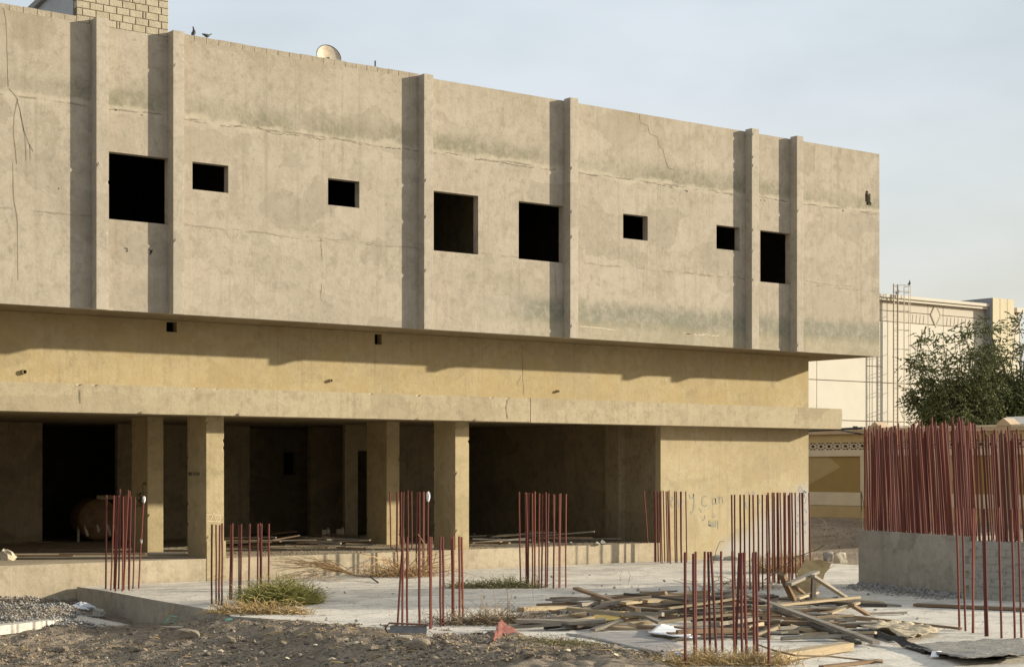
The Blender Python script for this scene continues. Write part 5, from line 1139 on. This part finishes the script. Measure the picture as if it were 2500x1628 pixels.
# caged ladder
lx = w_(2171).x; zt = atY(2175, 695, YB2 - 1).z
LD = empty('caged_ladder', (lx, YB2 - .6, 1)); tag(LD, 'tall caged steel access ladder fixed to the cream building', 'ladder')
for sx2 in (-.22, .22): m = MB(); m.box(sx2 - .025, sx2 + .025, -.05, .05, 0, Z[-1] + .2); m.build('rail', M['rung'], LD)
z_ = .3; rm = MB(); rm.tube([(-.22, 0, 0), (.22, 0, 0)], .018, k=4); RM = mesh('rung', rm.v, rm.f, M['rung'])
while z_ < Z[-1]: o = obj('rung', RM, LD, (0, 0, z_)); z_ += .3
cage = [(-.42, 0), (-.44, -.45), (-.25, -.8), (0, -.92), (.25, -.8), (.44, -.45), (.42, 0)]
hm = MB(); hm.tube([(a * 1.35 + .35, c_, 0) for a, c_ in cage], .02, k=4); HM = mesh('hoop', hm.v, hm.f, M['rung'])
z_ = 1.5
while z_ < zt - .6: obj('hoop', HM, LD, (0, 0, z_)); z_ += 1.4
obj('hoop', HM, LD, (0, 0, zt - 1.0))
for a, c_ in cage: m = MB(); m.box(a * 1.35 + .35 - .015, a * 1.35 + .35 + .015, c_ - .015, c_ + .015, 1.2, zt - 1.0); m.build('cage_bar', M['rung'], LD)
p = atY(2190, 692, YB2 - 1.2); pigeon((lx + .7, YB2 - 1.3, zt + .02), R(20), R(45), 'pigeon perched on top of the ladder cage', 1.3)
p = atY(2191, 729, YB2 - .4); pigeon((p.x, YB2 - .4, Z[-1] + .42), R(10), R(10), 'pigeon sitting on the cornice by the ladder', 1.6)
# small white-roofed hut behind the wall
c_ = atD(2492, 1030, 84); m = MB()
c_ = c_ + RIGHT * 3.3; HU = empty('hut', (c_.x, c_.y, 1.2)); tag(HU, 'white roofed hut peeping over the boundary wall by the trees', 'hut')
zt_ = atD(2480, 1014, 84).z - 1.2
m = MB(); m.box(-1.7, 3, -1.5, 3, 0, zt_ - .35); m.build('wall', M['bwl'], HU)
m = MB(); m.prism_y([(-2.0, zt_ - .4), (-1.9, zt_ - .02), (3.4, zt_ - .02), (3.4, zt_ - .4)], -1.9, 3.4); m.build('roof', M['shed'], HU)

# ------------------------------------------------------------------ trees
def tree(px, py_top, py_bot, pxl, pxr, t_, label, n_, seed):
    r_ = random.Random(seed); ng = np.random.default_rng(seed)
    c_ = atD(px, 1146, t_); base = Vector((c_.x, c_.y, 1.1)); zt_ = atD(px, py_top, t_).z; zb_ = atD(px, py_bot, t_).z
    wl_ = (px - pxl) / F * t_; wr_ = (pxr - px) / F * t_; H_ = zt_ - zb_
    T = empty('tree', base); tag(T, label, 'tree', 'trees behind the boundary wall')
    m_ = MB(); tips = []
    m_.tube([(0, 0, 0), (.1, .05, 1.2), (.05, 0, zb_ - base.z + H_ * .15)], .2, .13, k=7)
    st = Vector((.05, 0, zb_ - base.z + H_ * .1))
    for i in range(64):
        a = r_.random() * 6.283; v = r_.random() ** 1.15; zz = H_ * (.05 + .95 * v)
        wid = (math.sin(math.pi * min(.97, .25 + .72 * (1 - v) ** .8)) ** .6 if v > .35 else 1.0)
        rr_ = (wl_ if math.cos(a) < 0 else wr_) * wid * r_.uniform(.5, 1.05)
        e_ = RIGHT * math.cos(a) * rr_ + FWD * math.sin(a) * rr_ * .9 + Vector((0, 0, zb_ - base.z + zz))
        mid = st.lerp(e_, .5) + Vector((r_.gauss(0, .2), r_.gauss(0, .2), .25)); m_.tube([st - Vector((0, 0, .4 * r_.random())), mid, e_], .05, .012, k=4, cap=False); dn = 1.15 - .85 * v; tips += [(mid, .75 * dn), (st.lerp(e_, .75), .8 * dn), (e_, 1 * dn)]
    m_.build('trunk', M['bark'], T)
    V_, Q_ = [], []; k = 0
    for (tp_, wgt) in tips:
        nb = int(n_ * wgt * r_.uniform(.35, 1.2))
        sp_ = r_.uniform(.22, .5)
        # feathery sprays: drooping strings of small leaflets
        for s in range(max(3, nb // 14)):
            p_ = np.array(tp_) + ng.normal(0, sp_, 3) * [1, 1, .75]; d_ = ng.normal(0, 1, 3); d_[2] = d_[2] * .5 + (.35 if tp_[2] > zb_ - base.z + H_ * .6 else -.35); d_ /= np.linalg.norm(d_)
            for q in range(14):
                p_ = p_ + d_ * .045; d_ = d_ + np.array([0, 0, -.04]); 
                L_ = ng.uniform(.075, .15); a = ng.normal(0, 1, 3); a /= np.linalg.norm(a); b_ = np.cross(a, ng.normal(0, 1, 3)); b_ /= np.linalg.norm(b_) + 1e-9
                V_.append([p_ - a * L_ * .5, p_ + b_ * L_ * .3, p_ + a * L_ * .6, p_ - b_ * L_ * .3]); Q_.append([k, k + 1, k + 2, k + 3]); k += 4
    obj('crown', fast_mesh('crown', np.array(V_).reshape(-1, 3), np.array(Q_), M['leaf']), T)
tree(2340, 805, 1090, 2208, 2455, 92, 'feathery dark green tree rising behind the bars in front of the cream building', 900, 3)
tree(2490, 775, 1085, 2385, 2590, 96, 'second feathery green tree crossing the yellow pylon', 740, 9)
